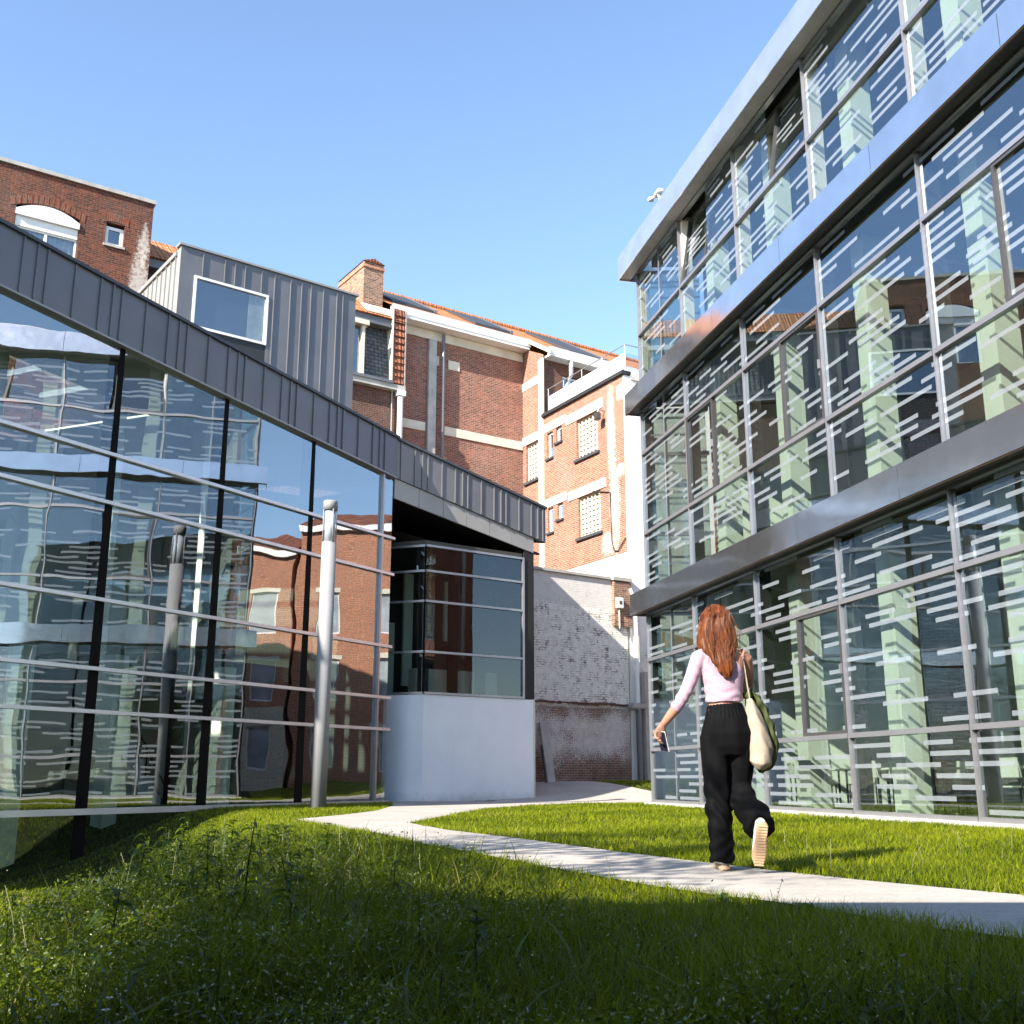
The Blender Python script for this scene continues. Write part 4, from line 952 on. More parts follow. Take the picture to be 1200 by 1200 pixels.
# ---------------------------------------------------------------- the walking woman
def ring_loft(b, rings, seg=20, cap=True, fold=0.0, nf=7, ph=0.0, grow=0.0):
    """rings: (centre, rx, ry); closed tube through them"""
    P = [Vector(r[0]) for r in rings]; n0 = len(b.v)
    for i, r in enumerate(rings):
        t = (P[min(i + 1, len(P) - 1)] - P[max(i - 1, 0)]).normalized()
        e1 = (Vector((1, 0, 0)) - t * t.x)
        if e1.length < .3: e1 = Vector((0, 1, 0)) - t * t.y
        e1.normalize(); e2 = t.cross(e1)
        for k in range(seg):
            a = 2 * math.pi * k / seg
            m = 1 + fold * (i / (len(rings) - 1)) * math.sin(nf * a + ph + .5 * i) + fold * .5 * math.sin((nf + 4) * a - ph * 2)
            b.v.append(tuple(P[i] + e1 * math.cos(a) * (r[1] + grow) * m + e2 * math.sin(a) * (r[2] + grow) * m))
    for i in range(len(rings) - 1):
        for k in range(seg):
            a = n0 + i * seg + k; c = n0 + i * seg + (k + 1) % seg; b.f.append((a, c, c + seg, a + seg))
    if cap:
        b.f.append(tuple(n0 + k for k in range(seg - 1, -1, -1))); e = n0 + (len(rings) - 1) * seg; b.f.append(tuple(e + k for k in range(seg)))
def ball(b, c, r, seg=18, rings=12):
    n0 = len(b.v); c = Vector(c)
    for i in range(rings + 1):
        th = math.pi * i / rings
        rr = max(math.sin(th), .02)
        for k in range(seg):
            a = 2 * math.pi * k / seg; b.v.append((c.x + r[0] * rr * math.cos(a), c.y + r[1] * rr * math.sin(a), c.z - r[2] * math.cos(th)))
    for i in range(rings):
        for k in range(seg):
            a = n0 + i * seg + k; d = n0 + i * seg + (k + 1) % seg; b.f.append((a, d, d + seg, a + seg))
    b.f.append(tuple(n0 + k for k in range(seg - 1, -1, -1))); e = n0 + rings * seg; b.f.append(tuple(e + k for k in range(seg)))
def remeshed(b, name, mat, parent, vox, smooth=4, cut=None, disp=None):
    me = bpy.data.meshes.new(name); me.from_pydata(b.v, [], b.f)
    bm = bmesh.new(); bm.from_mesh(me); bmesh.ops.recalc_face_normals(bm, faces=bm.faces); bm.to_mesh(me); bm.free()
    o = link(bpy.data.objects.new(name, me))
    m = o.modifiers.new('r', 'REMESH'); m.mode = 'VOXEL'; m.voxel_size = vox
    s = o.modifiers.new('s', 'SMOOTH'); s.factor = .5; s.iterations = smooth
    dg = bpy.context.evaluated_depsgraph_get(); me2 = bpy.data.meshes.new_from_object(o.evaluated_get(dg)); me2.name = name
    bpy.data.objects.remove(o); bpy.data.meshes.remove(me)
    if disp or cut:
        bm = bmesh.new(); bm.from_mesh(me2)
        if disp:
            bm.normal_update()
            for v in bm.verts: v.co += v.normal * disp(v.co)
        for co, no in (cut or []):
            bmesh.ops.bisect_plane(bm, geom=bm.verts[:] + bm.edges[:] + bm.faces[:], plane_co=co, plane_no=no, clear_outer=True)
        bm.to_mesh(me2); bm.free()
    for p in me2.polygons: p.use_smooth = True
    me2.materials.clear(); me2.materials.append(mat)
    return link(bpy.data.objects.new(name, me2), parent)
def cloth(name, col, rough=.85, scale=60, sheen=.15, b=.003, spec=.25):
    t = NT(name); ob = t.obj()
    c = t.ramp(t.noise(ob, 7, 4), [(.3, tuple(x * .86 for x in col)), (.7, col)])
    h = t.math('ADD', t.noise(ob, scale, 3), t.math('MULTIPLY', t.noise(ob, 14, 3), 2.0))
    return t.done(t.pbr(c, rough, 0, t.bump(h, .5, b), spec, **{'Sheen Weight': sheen}))
def hairmat():
    t = NT('auburn_hair'); ob = t.obj()
    mp = t.n('Mapping', {'Vector': ob, 'Scale': (90, 90, 6)}).outputs[0]
    nz = t.noise(mp, 1.0, 4, .6)
    c = t.ramp(nz, [(.28, (.022, .006, .002)), (.52, (.12, .032, .007)), (.8, (.25, .075, .015))])
    return t.done(t.pbr(c, .5, 0, t.bump(nz, .6, .004), .25))
M['skin'] = plain('skin', (.36, .175, .115), .5, 0, .06, 12)
M['pink'] = cloth('pink_jersey', (.38, .265, .33), .8, 60, .05)
M['black_cloth'] = cloth('black_cloth', (.0035, .0035, .0042), .75, 120, .0, .003, .07)
M['hair'] = hairmat()
M['tote'] = cloth('tote_canvas', (.33, .275, .215), .9, 200, .0)
M['olive'] = cloth('olive_cloth', (.05, .062, .02), .9, 90, .0)
M['sole'] = plain('sole', (.55, .38, .24), .7, 0, .08, 20)
M['shoe_white'] = plain('shoe_white', (.68, .66, .62), .6, 0, .05, 10)
M['phone'] = plain('phone_black', (.015, .016, .03), .12)
PX, PY = 1.376, 7.49
def hand(b, wrist, fdir, side, curl=.5, pinch=.0):
    """palm and five fingers; fdir = pointing direction, side = towards the thumb"""
    f = Vector(fdir).normalized(); s = Vector(side); s = (s - f * s.dot(f)).normalized(); n = f.cross(s)
    w_ = Vector(wrist)
    ring_loft(b, [(w_, .024, .018), (w_ + f * .03, .033, .017), (w_ + f * .075, .038, .016), (w_ + f * .088, .035, .012)], 12)
    for i, (ln, off) in enumerate(((.068, .027), (.076, .009), (.070, -.009), (.056, -.026))):
        p = w_ + f * .080 + s * off; c1 = curl * (1 + .12 * i)
        d1 = (f * math.cos(c1) + n * math.sin(c1)).normalized(); d2 = (f * math.cos(2 * c1) + n * math.sin(2 * c1)).normalized(); d3 = (f * math.cos(2.8 * c1) + n * math.sin(2.8 * c1)).normalized()
        q1 = p + d1 * ln * .45; q2 = q1 + d2 * ln * .32; q3 = q2 + d3 * ln * .28
        ring_loft(b, [(p - f * .02, .0095, .0095), (p, .0095, .0095), (q1, .009, .009), (q2, .008, .008), (q3, .006, .006)], 8)
    p = w_ + f * .025 + s * .026; q1 = p + (f * .6 + s * .6 + n * .35).normalized() * .036; q2 = q1 + (f * .85 + s * .1 + n * .5).normalized() * .032
    ring_loft(b, [(p - s * .012, .012, .012), (p, .012, .012), (q1, .010, .010), (q2, .0075, .0075)], 8)
def shoe(parent, mtx, name='shoe'):
    out = [(-.030,-.075),(-.036,-.03),(-.034,.02),(-.040,.08),(-.047,.12),(-.044,.165),(-.028,.198),(.0,.208),(.026,.196),(.040,.16),(.043,.115),(.037,.07),(.033,.02),(.035,-.03),(.028,-.075),(.0,-.088)]
    b = MB(); b.prism([(x, y, 0) for x, y in out[::-1]], (0, 0, .028)); so = b.build('sole', M['sole'], None, bevel=.005)
    u = MB(); ring_loft(u, [((0,-.072,.045),.026,.03),((0,-.05,.062),.034,.045),((0,.0,.066),.036,.05),((0,.06,.055),.038,.036),((0,.12,.045),.043,.026),((0,.165,.038),.036,.016),((0,.198,.032),.016,.007)], 16)
    up = remeshed(u, name, M['shoe_white'], parent, .006, 3)
    tr = MB()
    for k in range(15): y = -.065 + k * .0185; hw = .024 if .0 < y < .05 else .030; tr.box(-hw, hw, y, y + .009, -.004, -.0005)
    tread = tr.build('tread', M['sole'])
    ln = MB()
    for k in range(4): y = .045 + k * .022; ln.tube([(-.028, y, .083 - k * .006), (.0, y + .006, .092 - k * .006), (.028, y, .083 - k * .006)], .0035, 6)
    laces = ln.build('laces', M['shoe_white'])
    for o in (up, so, tread, laces):
        for v in o.data.vertices: v.co = mtx @ v.co
    for o in (so, tread, laces): o.parent = up
    return up
def person():
    g = empty('person', (PX, PY, .016))
    tag(g, 'woman with long auburn hair walking away in pink top and wide black trousers', 'person')
    # body: one continuous skin surface
    b = MB()
    ring_loft(b, [((.085,0,.88),.15,.10),((.08,0,.98),.14,.095),((.075,0,1.08),.108,.082),((.072,.0,1.2),.125,.09),((.072,.0,1.31),.15,.095),((.072,.005,1.39),.165,.082),((.07,.01,1.435),.12,.065),((.065,.015,1.47),.058,.055),((.055,.03,1.54),.050,.052)], 24)
    ball(b, (.045, .05, 1.635), (.078, .096, .118)); ball(b, (.038, .12, 1.565), (.045, .035, .035)); ball(b, (.04, .148, 1.62), (.014, .018, .022))
    for sx in (-1, 1): ball(b, (.045 + sx * .079, .045, 1.625), (.010, .018, .03), 8, 6)
    ring_loft(b, [((-.045,0,1.405),.055,.055),((-.09,-.005,1.385),.052,.052),((-.135,-.02,1.28),.043,.045),((-.185,-.045,1.17),.039,.042),((-.238,-.055,1.085),.036,.038),((-.262,-.035,1.045),.037,.037),((-.31,.005,.985),.030,.030),((-.345,.035,.938),.0235,.021)], 16)
    ring_loft(b, [((.19,.0,1.41),.055,.055),((.235,.015,1.385),.050,.050),((.262,.07,1.29),.042,.044),((.268,.14,1.19),.037,.039),((.25,.2,1.20),.036,.036),((.215,.22,1.30),.029,.029),((.195,.20,1.38),.023,.021)], 16)
    ring_loft(b, [((.01,0,.90),.09,.10),((.01,.02,.70),.075,.08),((.015,.025,.5),.055,.06),((.015,.0,.3),.05,.056),((.015,-.03,.08),.034,.04)], 14)
    ring_loft(b, [((.16,0,.90),.09,.10),((.16,.05,.70),.075,.08),((.165,.08,.52),.055,.06),((.185,-.1,.42),.048,.052),((.2,-.30,.30),.034,.036)], 14)
    hand(b, (-.345,.035,.938), (-.42,.18,-.80), (.75,.55,-.1), .62)
    hand(b, (.195,.20,1.38), (-.1,-.45,.75), (-.8,-.2,-.2), .7)
    remeshed(b, 'body', M['skin'], g, .0055, 3)
    # one-shouldered cropped jersey top
    b = MB(); gr = .007
    ring_loft(b, [((.074,0,1.085),.120,.094),((.073,0,1.12),.119,.092),((.072,.0,1.2),.127,.093),((.072,.0,1.31),.152,.098),((.072,.005,1.39),.167,.085),((.07,.01,1.44),.122,.068)], 28, grow=gr)
    ring_loft(b, [((-.04,0,1.405),.056,.056),((-.09,-.005,1.388),.054,.054),((-.135,-.02,1.28),.045,.047),((-.185,-.045,1.17),.041,.044),((-.238,-.055,1.085),.038,.040),((-.268,-.03,1.04),.037,.038)], 18, grow=.004)
    def wr(c):
        a = .0035 * math.sin(c.z * 95 + 14 * c.x + 2.0 * math.sin(c.x * 30)) * math.exp(-((c.z - 1.12) / .06) ** 2)
        a += .004 * math.sin((c.x * .6 + c.z) * 85 + c.y * 20) * math.exp(-(((c.x + .08) / .05) ** 2 + ((c.z - 1.27) / .08) ** 2))
        a += .003 * math.sin(((c.x + .2) * .8 + (c.z - 1.1) * .6) * 130) * math.exp(-(((c.x + .235) / .05) ** 2 + ((c.z - 1.09) / .05) ** 2))
        return a
    remeshed(b, 'top', M['pink'], g, .008, 3, cut=[((.13, 0, 1.445), Vector((.80, 0, .60)).normalized())] if False else [((.145, -.1, 1.372), Vector((.79, 0, .61)).normalized())], disp=wr)
    # wide black trousers: one surface
    b = MB()
    ring_loft(b, [((.076,0,1.075),.118,.094),((.078,0,1.04),.124,.098),((.082,-.005,.97),.155,.118),((.085,-.01,.88),.182,.135),((.085,-.005,.80),.180,.13),((.085,0,.74),.16,.11)], 30)
    ring_loft(b, [((-.005,0,.86),.098,.115),((-.0,.01,.72),.095,.115),((.0,.015,.58),.088,.108),((.005,.01,.45),.084,.105),((.008,.0,.30),.082,.105),((.010,-.01,.16),.082,.11),((.012,-.015,.045),.083,.118)], 26, fold=.05, nf=5, ph=.4)
    ring_loft(b, [((.175,0,.86),.100,.115),((.168,.025,.72),.098,.115),((.16,.045,.60),.092,.108),((.155,.045,.50),.092,.105),((.17,-.05,.425),.092,.095),((.195,-.19,.345),.098,.092),((.212,-.31,.275),.100,.090)], 26, fold=.06, nf=5, ph=1.3)
    def fold(c):
        z = c.z; a = 0
        a += .0045 * math.sin(math.atan2(c.y, c.x - .08) * 26) * math.exp(-((z - 1.03) / .05) ** 2)
        if z < .98: a += .0055 * math.sin(c.x * 52 + math.sin(z * 9) * 1.6) * (.4 + .6 * (1 - z))
        a += .011 * math.sin((z * 1.0 + c.x * .9 + c.y * .3) * 48 + 1.5 * math.sin(c.x * 17)) * math.exp(-((z - .40) / .15) ** 2)
        a += .007 * math.sin((z - c.x * .7) * 75) * math.exp(-((z - .12) / .09) ** 2)
        return a
    tr = remeshed(b, 'trousers', M['black_cloth'], g, .009, 4, disp=fold)
    # shoes
    shoe(g, Matrix.Translation((.018, -.015, .004)))
    f = Vector((-.02, .11, -.27)).normalized(); sn = Vector((0.02, -.93, -.37)); sn = (sn - f * sn.dot(f)).normalized(); z = -sn; x = f.cross(z)
    m = Matrix((x, f, z)).transposed().to_4x4(); m.translation = Vector((.196, -.395, .235))
    shoe(g, m)
    # hair: a mass with strands laid over it
    b = MB()
    ball(b, (.043, .032, 1.645), (.098, .112, .122))
    ring_loft(b, [((.040,-.005,1.70),.070,.07),((.042,-.02,1.64),.108,.082),((.042,-.035,1.57),.122,.075),((.044,-.05,1.50),.130,.062),((.05,-.065,1.445),.122,.052),((.055,-.09,1.40),.092,.042),((.062,-.112,1.345),.070,.034),((.072,-.118,1.29),.050,.026),((.084,-.112,1.245),.022,.014)], 22)
    ring_loft(b, [((.135,.01,1.62),.028,.06),((.150,.0,1.54),.026,.055),((.158,.01,1.47),.016,.035)], 12); ring_loft(b, [((-.045,.01,1.62),.028,.06),((-.065,.0,1.53),.028,.055),((-.075,.02,1.45),.022,.04)], 12)
    hs = remeshed(b, 'hair', M['hair'], g, .007, 3, disp=lambda c: .0035 * math.sin(c.x * 150 + 3 * math.sin(c.z * 13)))
    rr = random.Random(5); st = MB()
    for k in range(330):
        u = rr.uniform(-1, 1); y0 = rr.uniform(-.01, .06)
        top = Vector((.04 + u * .03, y0, 1.763 + rr.uniform(-.004, .003))); end_t = rr.uniform(.55, 1.0) if abs(u) < .75 else rr.uniform(.35, .6)
        zend = 1.63 - .40 * end_t if abs(u) < .75 else 1.6 - .2 * end_t
        pts = []; n = 9; wob = rr.uniform(0, 6.3); amp = rr.uniform(.002, .007)
        for i in range(n + 1):
            t = i / n; z = top.z + (zend - top.z) * (t ** 1.15)
            # half width and back depth of the mass at this height
            hw = float(np.interp(z, [1.22, 1.29, 1.345, 1.40, 1.445, 1.50, 1.57, 1.64, 1.70, 1.74, 1.77], [.018, .050, .070, .092, .122, .131, .124, .112, .096, .065, .01]))
            cx = float(np.interp(z, [1.22, 1.29, 1.345, 1.40, 1.50, 1.7], [.086, .072, .062, .055, .044, .042]))
            by = float(np.interp(z, [1.22, 1.29, 1.345, 1.40, 1.445, 1.50, 1.57, 1.64, 1.70, 1.74, 1.77], [-.128, -.146, -.148, -.134, -.12, -.114, -.112, -.102, -.072, -.03, .03]))
            uu = u * min(1, .25 + t * 3.2)
            x = cx + hw * uu + amp * math.sin(wob + t * 9); y = by + (.11 + .03 * (z > 1.5)) * (1 - math.sqrt(max(0, 1 - min(1, abs(uu)) ** 2))) - .003
            pts.append((x, y, z))
        st.tube(pts, [.0028] * n + [.0008], 4, cap=False)
    for k in range(46):
        u = rr.uniform(-1, 1); p = [Vector((.042 + u * .06, rr.uniform(-.03, .05), 1.755))]
        for i in range(1, 7):
            t = i / 6; p.append(Vector((.045 + u * (.06 + .085 * min(1, t * 2)) * (1 - .35 * max(0, t - .5)) + rr.gauss(0, .008), -.10 - .05 * t + rr.gauss(0, .01), 1.755 - (.10 + .36 * rr.uniform(.85, 1)) * t)))
        st.tube(p, [.0011] * 6 + [.0004], 3, cap=False)
    st.build('hair_strands', M['hair'], hs, smooth=True, fix=False)
person()
def tote():
    o = empty('tote_bag', (PX + .235, PY - .02, .68))
    tag(o, 'cream canvas tote bag hanging from the walking woman\'s shoulder', 'bag')
    b = MB()
    ring_loft(b, [((.035,.02,.0),.05,.09),((.05,.01,.03),.095,.125),((.055,.0,.12),.105,.120),((.042,.0,.25),.085,.115),((.022,.0,.36),.055,.10),((.008,.0,.44),.028,.085),((.0,.0,.465),.018,.075)], 22, fold=.035, nf=4)
    o.scale = (.92, .95, .96)
    remeshed(b, 'bag_body', M['tote'], o, .009, 4, disp=lambda c: .004 * math.sin(c.z * 40 + c.y * 50 + c.x * 30))
    for dy, nm in ((-.045, 'strap'), (.05, 'strap')):
        s = MB(); p = [(-.0, dy, .45), (-.012, dy * .9, .55), (-.022, dy * .7, .66), (-.034, dy * .5, .75), (-.052, dy * .3 - .0, .795), (-.06, .05 + dy * .2, .79)]
        for a, c in zip(p[:-1], p[1:]): s.hexa([(a[0]-.003,a[1]-.011,a[2]),(a[0]+.003,a[1]-.011,a[2]),(a[0]+.003,a[1]+.011,a[2]),(a[0]-.003,a[1]+.011,a[2])], [(c[0]-.003,c[1]-.011,c[2]),(c[0]+.003,c[1]-.011,c[2]),(c[0]+.003,c[1]+.011,c[2]),(c[0]-.003,c[1]+.011,c[2])])
        s.build(nm, M['tote'], o)
tote()
def jacket():
    o = empty('jacket', (PX + .275, PY + .03, .645))
    tag(o, 'olive green jacket slung over the cream tote bag', 'jacket')
    b = MB()
    ring_loft(b, [((-.07,-.02,.50),.022,.05),((-.03,-.02,.515),.024,.06),((.02,-.01,.49),.024,.075),((.06,0,.42),.026,.085),((.09,0,.32),.030,.085),((.115,0,.22),.034,.08),((.118,.0,.13),.034,.07),((.09,-.01,.06),.032,.055),((.045,-.02,.025),.036,.04),((.02,-.03,-.005),.025,.028)], 18, fold=.07, nf=5)
    remeshed(b, 'cloth', M['olive'], o, .008, 3, disp=lambda c: .006 * math.sin(c.z * 55 + c.y * 60) + .004 * math.sin(c.x * 90 - c.z * 30))
jacket()
def phone():
    o = empty('phone', (PX - .345, PY + .06, .845))
    tag(o, 'dark smartphone with pale edge held low in the woman\'s left hand', 'phone')
    o.rotation_euler = (R(8), R(-24), R(40))
    MB().box(-.0045, .0045, -.036, .036, -.075, .075).build('case', M['pvc_white'], o, bevel=.004)
    MB().box(.0046, .0056, -.033, .033, -.071, .071).build('screen', M['phone'], o); MB().box(-.0056, -.0046, -.033, .033, -.071, .071).build('back_cover', M['phone'], o)
phone()
# ---------------------------------------------------------------- grass and weeds
def in_poly(x, y, poly):
    inside = np.zeros(len(x), bool); n = len(poly)
    for i in range(n):
        x1, y1 = poly[i]; x2, y2 = poly[(i + 1) % n]
        c = ((y1 > y) != (y2 > y)); xx = (x2 - x1) * (y - y1) / ((y2 - y1) if y2 != y1 else 1e-9) + x1
        inside ^= c & (x < xx)
    return inside
_bx = [g_local(E1, 55, *p) for p in ((1.08, 0), (4.76, 0), (4.76, 6), (-.3, 6), (.1, 1.35))]
def allowed(x, y, path_in=0.0):
    d = (math.sin(R(HR)), math.cos(R(HR))); right = (x - PR[0]) * -d[1] + (y - PR[1]) * d[0]     # local +y of the long building
    al = (x - PR[0]) * d[0] + (y - PR[1]) * d[1]
    ok = ~((right < .24) & (al < .5))
    e = (math.sin(R(HL)), math.cos(R(HL))); left = (x - PL[0]) * -e[1] + (y - PL[1]) * e[0]; al2 = (x - PL[0]) * e[0] + (y - PL[1]) * e[1]
    ok &= ~((left > -.06) & (al2 < 2.7))
    jx = .03 * np.sin(y * 9 + x * 7) + .025 * np.sin(y * 23 - x * 17); ok &= ~in_poly(x + jx, y + jx, PATH_POLY); ok &= ~in_poly(x, y, _bx)
    h = (math.sin(R(55)), math.cos(R(55))); back = (x - E1[0]) * -h[1] + (y - E1[1]) * h[0]
    ok &= ~((back > -.3) & (x < .7))
    t = (y - 29.5) / 7.2; ok &= ~((y > 29.4) & (y < 36.8) & (x > -.5 + 1.2 * t) & (x < 5.5 - 3.2 * t))
    m = (math.sin(R(56)), math.cos(R(56))); bw = (x - CW[0]) * -m[1] + (y - CW[1]) * m[0]
    ok &= bw < -.1
    return ok
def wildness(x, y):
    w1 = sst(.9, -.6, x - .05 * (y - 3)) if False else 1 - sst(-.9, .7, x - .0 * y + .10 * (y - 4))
    w2 = 1 - sst(2.6, 3.8, y + .25 * np.abs(x))  # near strip joins the meadow, its darker colour deepens the shade there
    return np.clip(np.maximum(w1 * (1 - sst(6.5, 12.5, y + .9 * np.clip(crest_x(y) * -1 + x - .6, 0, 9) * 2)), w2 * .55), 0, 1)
def blades(name, mat, x, y, hgt, wid, lean, seg=2, tintv=None, curl=.5):
    n = len(x); z = ground_h(x, y) - .01; ang = RNG.uniform(0, 2 * np.pi, n); face = ang + RNG.normal(0, .7, n) + np.pi / 2
    dx, dy = np.cos(ang), np.sin(ang); fx, fy = np.cos(face) * wid / 2, np.sin(face) * wid / 2
    rows = []
    for k in range(seg + 1):
        t = k / seg; off = lean * hgt * t ** 1.8; zz = z + hgt * t * (1 - curl * lean * t * .5)
        if k < seg:
            tw = 1 - .55 * t
            rows.append(np.stack([x + dx * off - fx * tw, y + dy * off - fy * tw, zz], -1)); rows.append(np.stack([x + dx * off + fx * tw, y + dy * off + fy * tw, zz], -1))
        else: rows.append(np.stack([x + dx * off, y + dy * off, zz], -1))
    nv = 2 * seg + 1; V = np.stack(rows, 1).reshape(-1, 3); base = (np.arange(n) * nv)[:, None]
    quads = np.concatenate([base + np.array([2 * k, 2 * k + 1, 2 * k + 3, 2 * k + 2]) for k in range(seg - 1)], 1) if seg > 1 else np.zeros((n, 0), int)
    tri = base + np.array([2 * seg - 2, 2 * seg - 1, 2 * seg])
    loops = np.concatenate([quads, tri], 1).reshape(-1).astype(np.int32)
    sizes = np.tile(np.array([4] * (seg - 1) + [3]), n); starts = np.concatenate([[0], np.cumsum(sizes)[:-1]]).astype(np.int32)
    me = bpy.data.meshes.new(name); me.vertices.add(len(V)); me.vertices.foreach_set('co', V.astype(np.float32).ravel())
    me.loops.add(len(loops)); me.loops.foreach_set('vertex_index', loops); me.polygons.add(len(sizes)); me.polygons.foreach_set('loop_start', starts)
    me.update(calc_edges=True)
    tv = RNG.uniform(0, 1, n) if tintv is None else tintv
    at = me.attributes.new('tint', 'FLOAT', 'POINT'); at.data.foreach_set('value', np.repeat(tv, nv).astype(np.float32))
    me.materials.append(mat)
    return tag(link(bpy.data.objects.new(name, me)), kind='stuff')
def vnoise(x, y, s, seed=0):
    a = np.sin(x * s * 1.7 + seed) * np.cos(y * s * 1.3 - seed * 2) + .6 * np.sin(x * s * 3.1 - y * s * 2.3 + seed) + .4 * np.sin(y * s * 5.3 + x * s * 4.1 + seed * 3)
    return a / 2
def scatter(n_per, y0, y1, spread=.62, extra=1.6):
    w_ = spread * y1 + extra; n = int(n_per * 2 * w_ * (y1 - y0)); x = RNG.uniform(-w_, w_, n); y = RNG.uniform(y0, y1, n)
    k = (np.abs(x) < spread * y + extra) & allowed(x, y) & (RNG.uniform(0, 1, n) < .86 + .30 * vnoise(x, y, 3.1, 6) + .2 * vnoise(x, y, 7.7, 2)); return x[k], y[k]
def grow():
    lx, ly, lh, lw, ll, lt = [], [], [], [], [], []; wx, wy, wh, ww, wl, wt = [], [], [], [], [], []
    for dens, y0, y1, wid in ((5200, 1.5, 3.6, .0032), (3600, 3.6, 6, .0042), (2300, 6, 9.5, .0056), (1250, 9.5, 15, .008), (620, 15, 23, .012), (340, 23, 38, .016)):
        x, y = scatter(dens, y0, y1); n = len(x)
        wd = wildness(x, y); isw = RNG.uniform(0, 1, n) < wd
        patch = vnoise(x, y, 1.1, 2.0)
        h = RNG.uniform(.045, .085, n) * (1 + .25 * patch) * (1 + .55 * (1 - sst(3.5, 6.2, y)))
        # longer tufts along the path edge
        t = .5 + .28 * vnoise(x, y, .8, 5) + RNG.normal(0, .22, n)
        a = ~isw
        lx.append(x[a]); ly.append(y[a]); lh.append(h[a]); lw.append(np.full(a.sum(), wid) * RNG.uniform(.7, 1.3, a.sum())); ll.append(RNG.uniform(.15, 1.0, a.sum())); lt.append(t[a])
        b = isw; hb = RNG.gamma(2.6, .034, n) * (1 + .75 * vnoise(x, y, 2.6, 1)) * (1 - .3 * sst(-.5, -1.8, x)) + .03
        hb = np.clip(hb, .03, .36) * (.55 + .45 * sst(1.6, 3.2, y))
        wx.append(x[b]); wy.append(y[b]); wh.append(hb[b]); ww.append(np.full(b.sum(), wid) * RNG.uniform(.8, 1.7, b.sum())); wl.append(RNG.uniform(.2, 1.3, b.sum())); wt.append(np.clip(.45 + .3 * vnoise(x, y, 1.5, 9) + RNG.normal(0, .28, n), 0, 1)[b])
    c = np.concatenate
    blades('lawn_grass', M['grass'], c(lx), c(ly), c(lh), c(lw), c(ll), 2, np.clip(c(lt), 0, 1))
    blades('meadow_grass', M['grass_wild_shade'], c(wx), c(wy), c(wh), c(ww), c(wl), 3, c(wt))
    n = 60000; y = RNG.uniform(1.6, 11, n); x = RNG.uniform(-1, 1, n) * (.62 * y + 1.2); k = allowed(x, y) & (RNG.uniform(0, 1, n) < wildness(x, y) * np.clip(3.2 / y, 0, 1) * (.6 + .4 * vnoise(x, y, 2.2, 4)))
    x, y = x[k], y[k]; n = len(x)
    blades('meadow_leaves', M['weed'], x, y, RNG.gamma(3.5, .022, n) + .02, RNG.uniform(.006, .020, n), RNG.uniform(.5, 1.7, n), 3, np.clip(RNG.normal(.5, .25, n), 0, 1))
    # herb leaves: small, turned every way, in clumps
    n = 800000; y = RNG.uniform(1.6, 10.5, n); x = RNG.uniform(-1, 1, n) * (.62 * y + 1.0)
    pr = np.clip(wildness(x, y) * (.45 + .75 * vnoise(x, y, 1.7, 4) + .35 * vnoise(x, y, 4.9, 7)), 0, 1) * np.clip(3.4 / y, .25, 1)
    k = allowed(x, y) & (RNG.uniform(0, 1, n) < pr); x, y = x[k], y[k]; n = len(x)
    top = (.10 + .10 * np.clip(vnoise(x, y, 2.2, 11), -.6, 1)) * (1 + .25 * sst(-.4, -1.6, x)); z = ground_h(x, y) + top * RNG.beta(2.2, 1.3, n) + .01
    L = RNG.uniform(.0035, .0095, n)[:, None] * (1 + .09 * y[:, None]); a = RNG.normal(0, 1, (n, 3)); a[:, 2] *= .6; a /= np.linalg.norm(a, axis=1)[:, None]
    c = np.cross(a, RNG.normal(0, 1, (n, 3))); c /= np.linalg.norm(c, axis=1)[:, None]; p = np.stack([x, y, z], -1)
    V = np.stack([p - a * L, p + c * L * .42, p + a * L, p - c * L * .42], 1).reshape(-1, 3).astype(np.float32)
    me = bpy.data.meshes.new('meadow_herbs'); me.vertices.add(4 * n); me.vertices.foreach_set('co', V.ravel()); me.loops.add(4 * n); me.loops.foreach_set('vertex_index', np.arange(4 * n, dtype=np.int32))
    me.polygons.add(n); me.polygons.foreach_set('loop_start', np.arange(0, 4 * n, 4, dtype=np.int32)); me.update(calc_edges=True)
    at = me.attributes.new('tint', 'FLOAT', 'POINT'); at.data.foreach_set('value', np.repeat(np.clip(RNG.normal(.42, .27, n), 0, 1), 4).astype(np.float32)); me.materials.append(M['herb'])
    tag(link(bpy.data.objects.new('meadow_herbs', me)), kind='stuff'); print('herbs', n)
    print('blades', sum(map(len, lx)), sum(map(len, wx)))
grow()
def leaf(b, tv, base, az, L, W, rise, droop, t, n=6):
    d = Vector((math.cos(az), math.sin(az), 0)); s = Vector((-d.y, d.x, 0)); p = Vector(base); i0 = len(b.v)
    for k in range(n + 1):
        q = k / n; c = p + d * L * q * math.cos(rise * (1 - q)) + Vector((0, 0, L * (rise * q - droop * q * q)))
        hw = W * .5 * math.sin(math.pi * min(1, .06 + q * .94)) ** .7 * (1 - .25 * q)
        fold = Vector((0, 0, hw * .45))
        b.v += [tuple(c - s * hw + fold), tuple(c), tuple(c + s * hw + fold)]; tv += [t, t * .8, t]
    for k in range(n):
        a = i0 + k * 3; b.f += [(a, a + 1, a + 4, a + 3), (a + 1, a + 2, a + 5, a + 4)]
def tinted(o, tv):
    at = o.data.attributes.new('tint', 'FLOAT', 'POINT'); at.data.foreach_set('value', np.array(tv, np.float32))
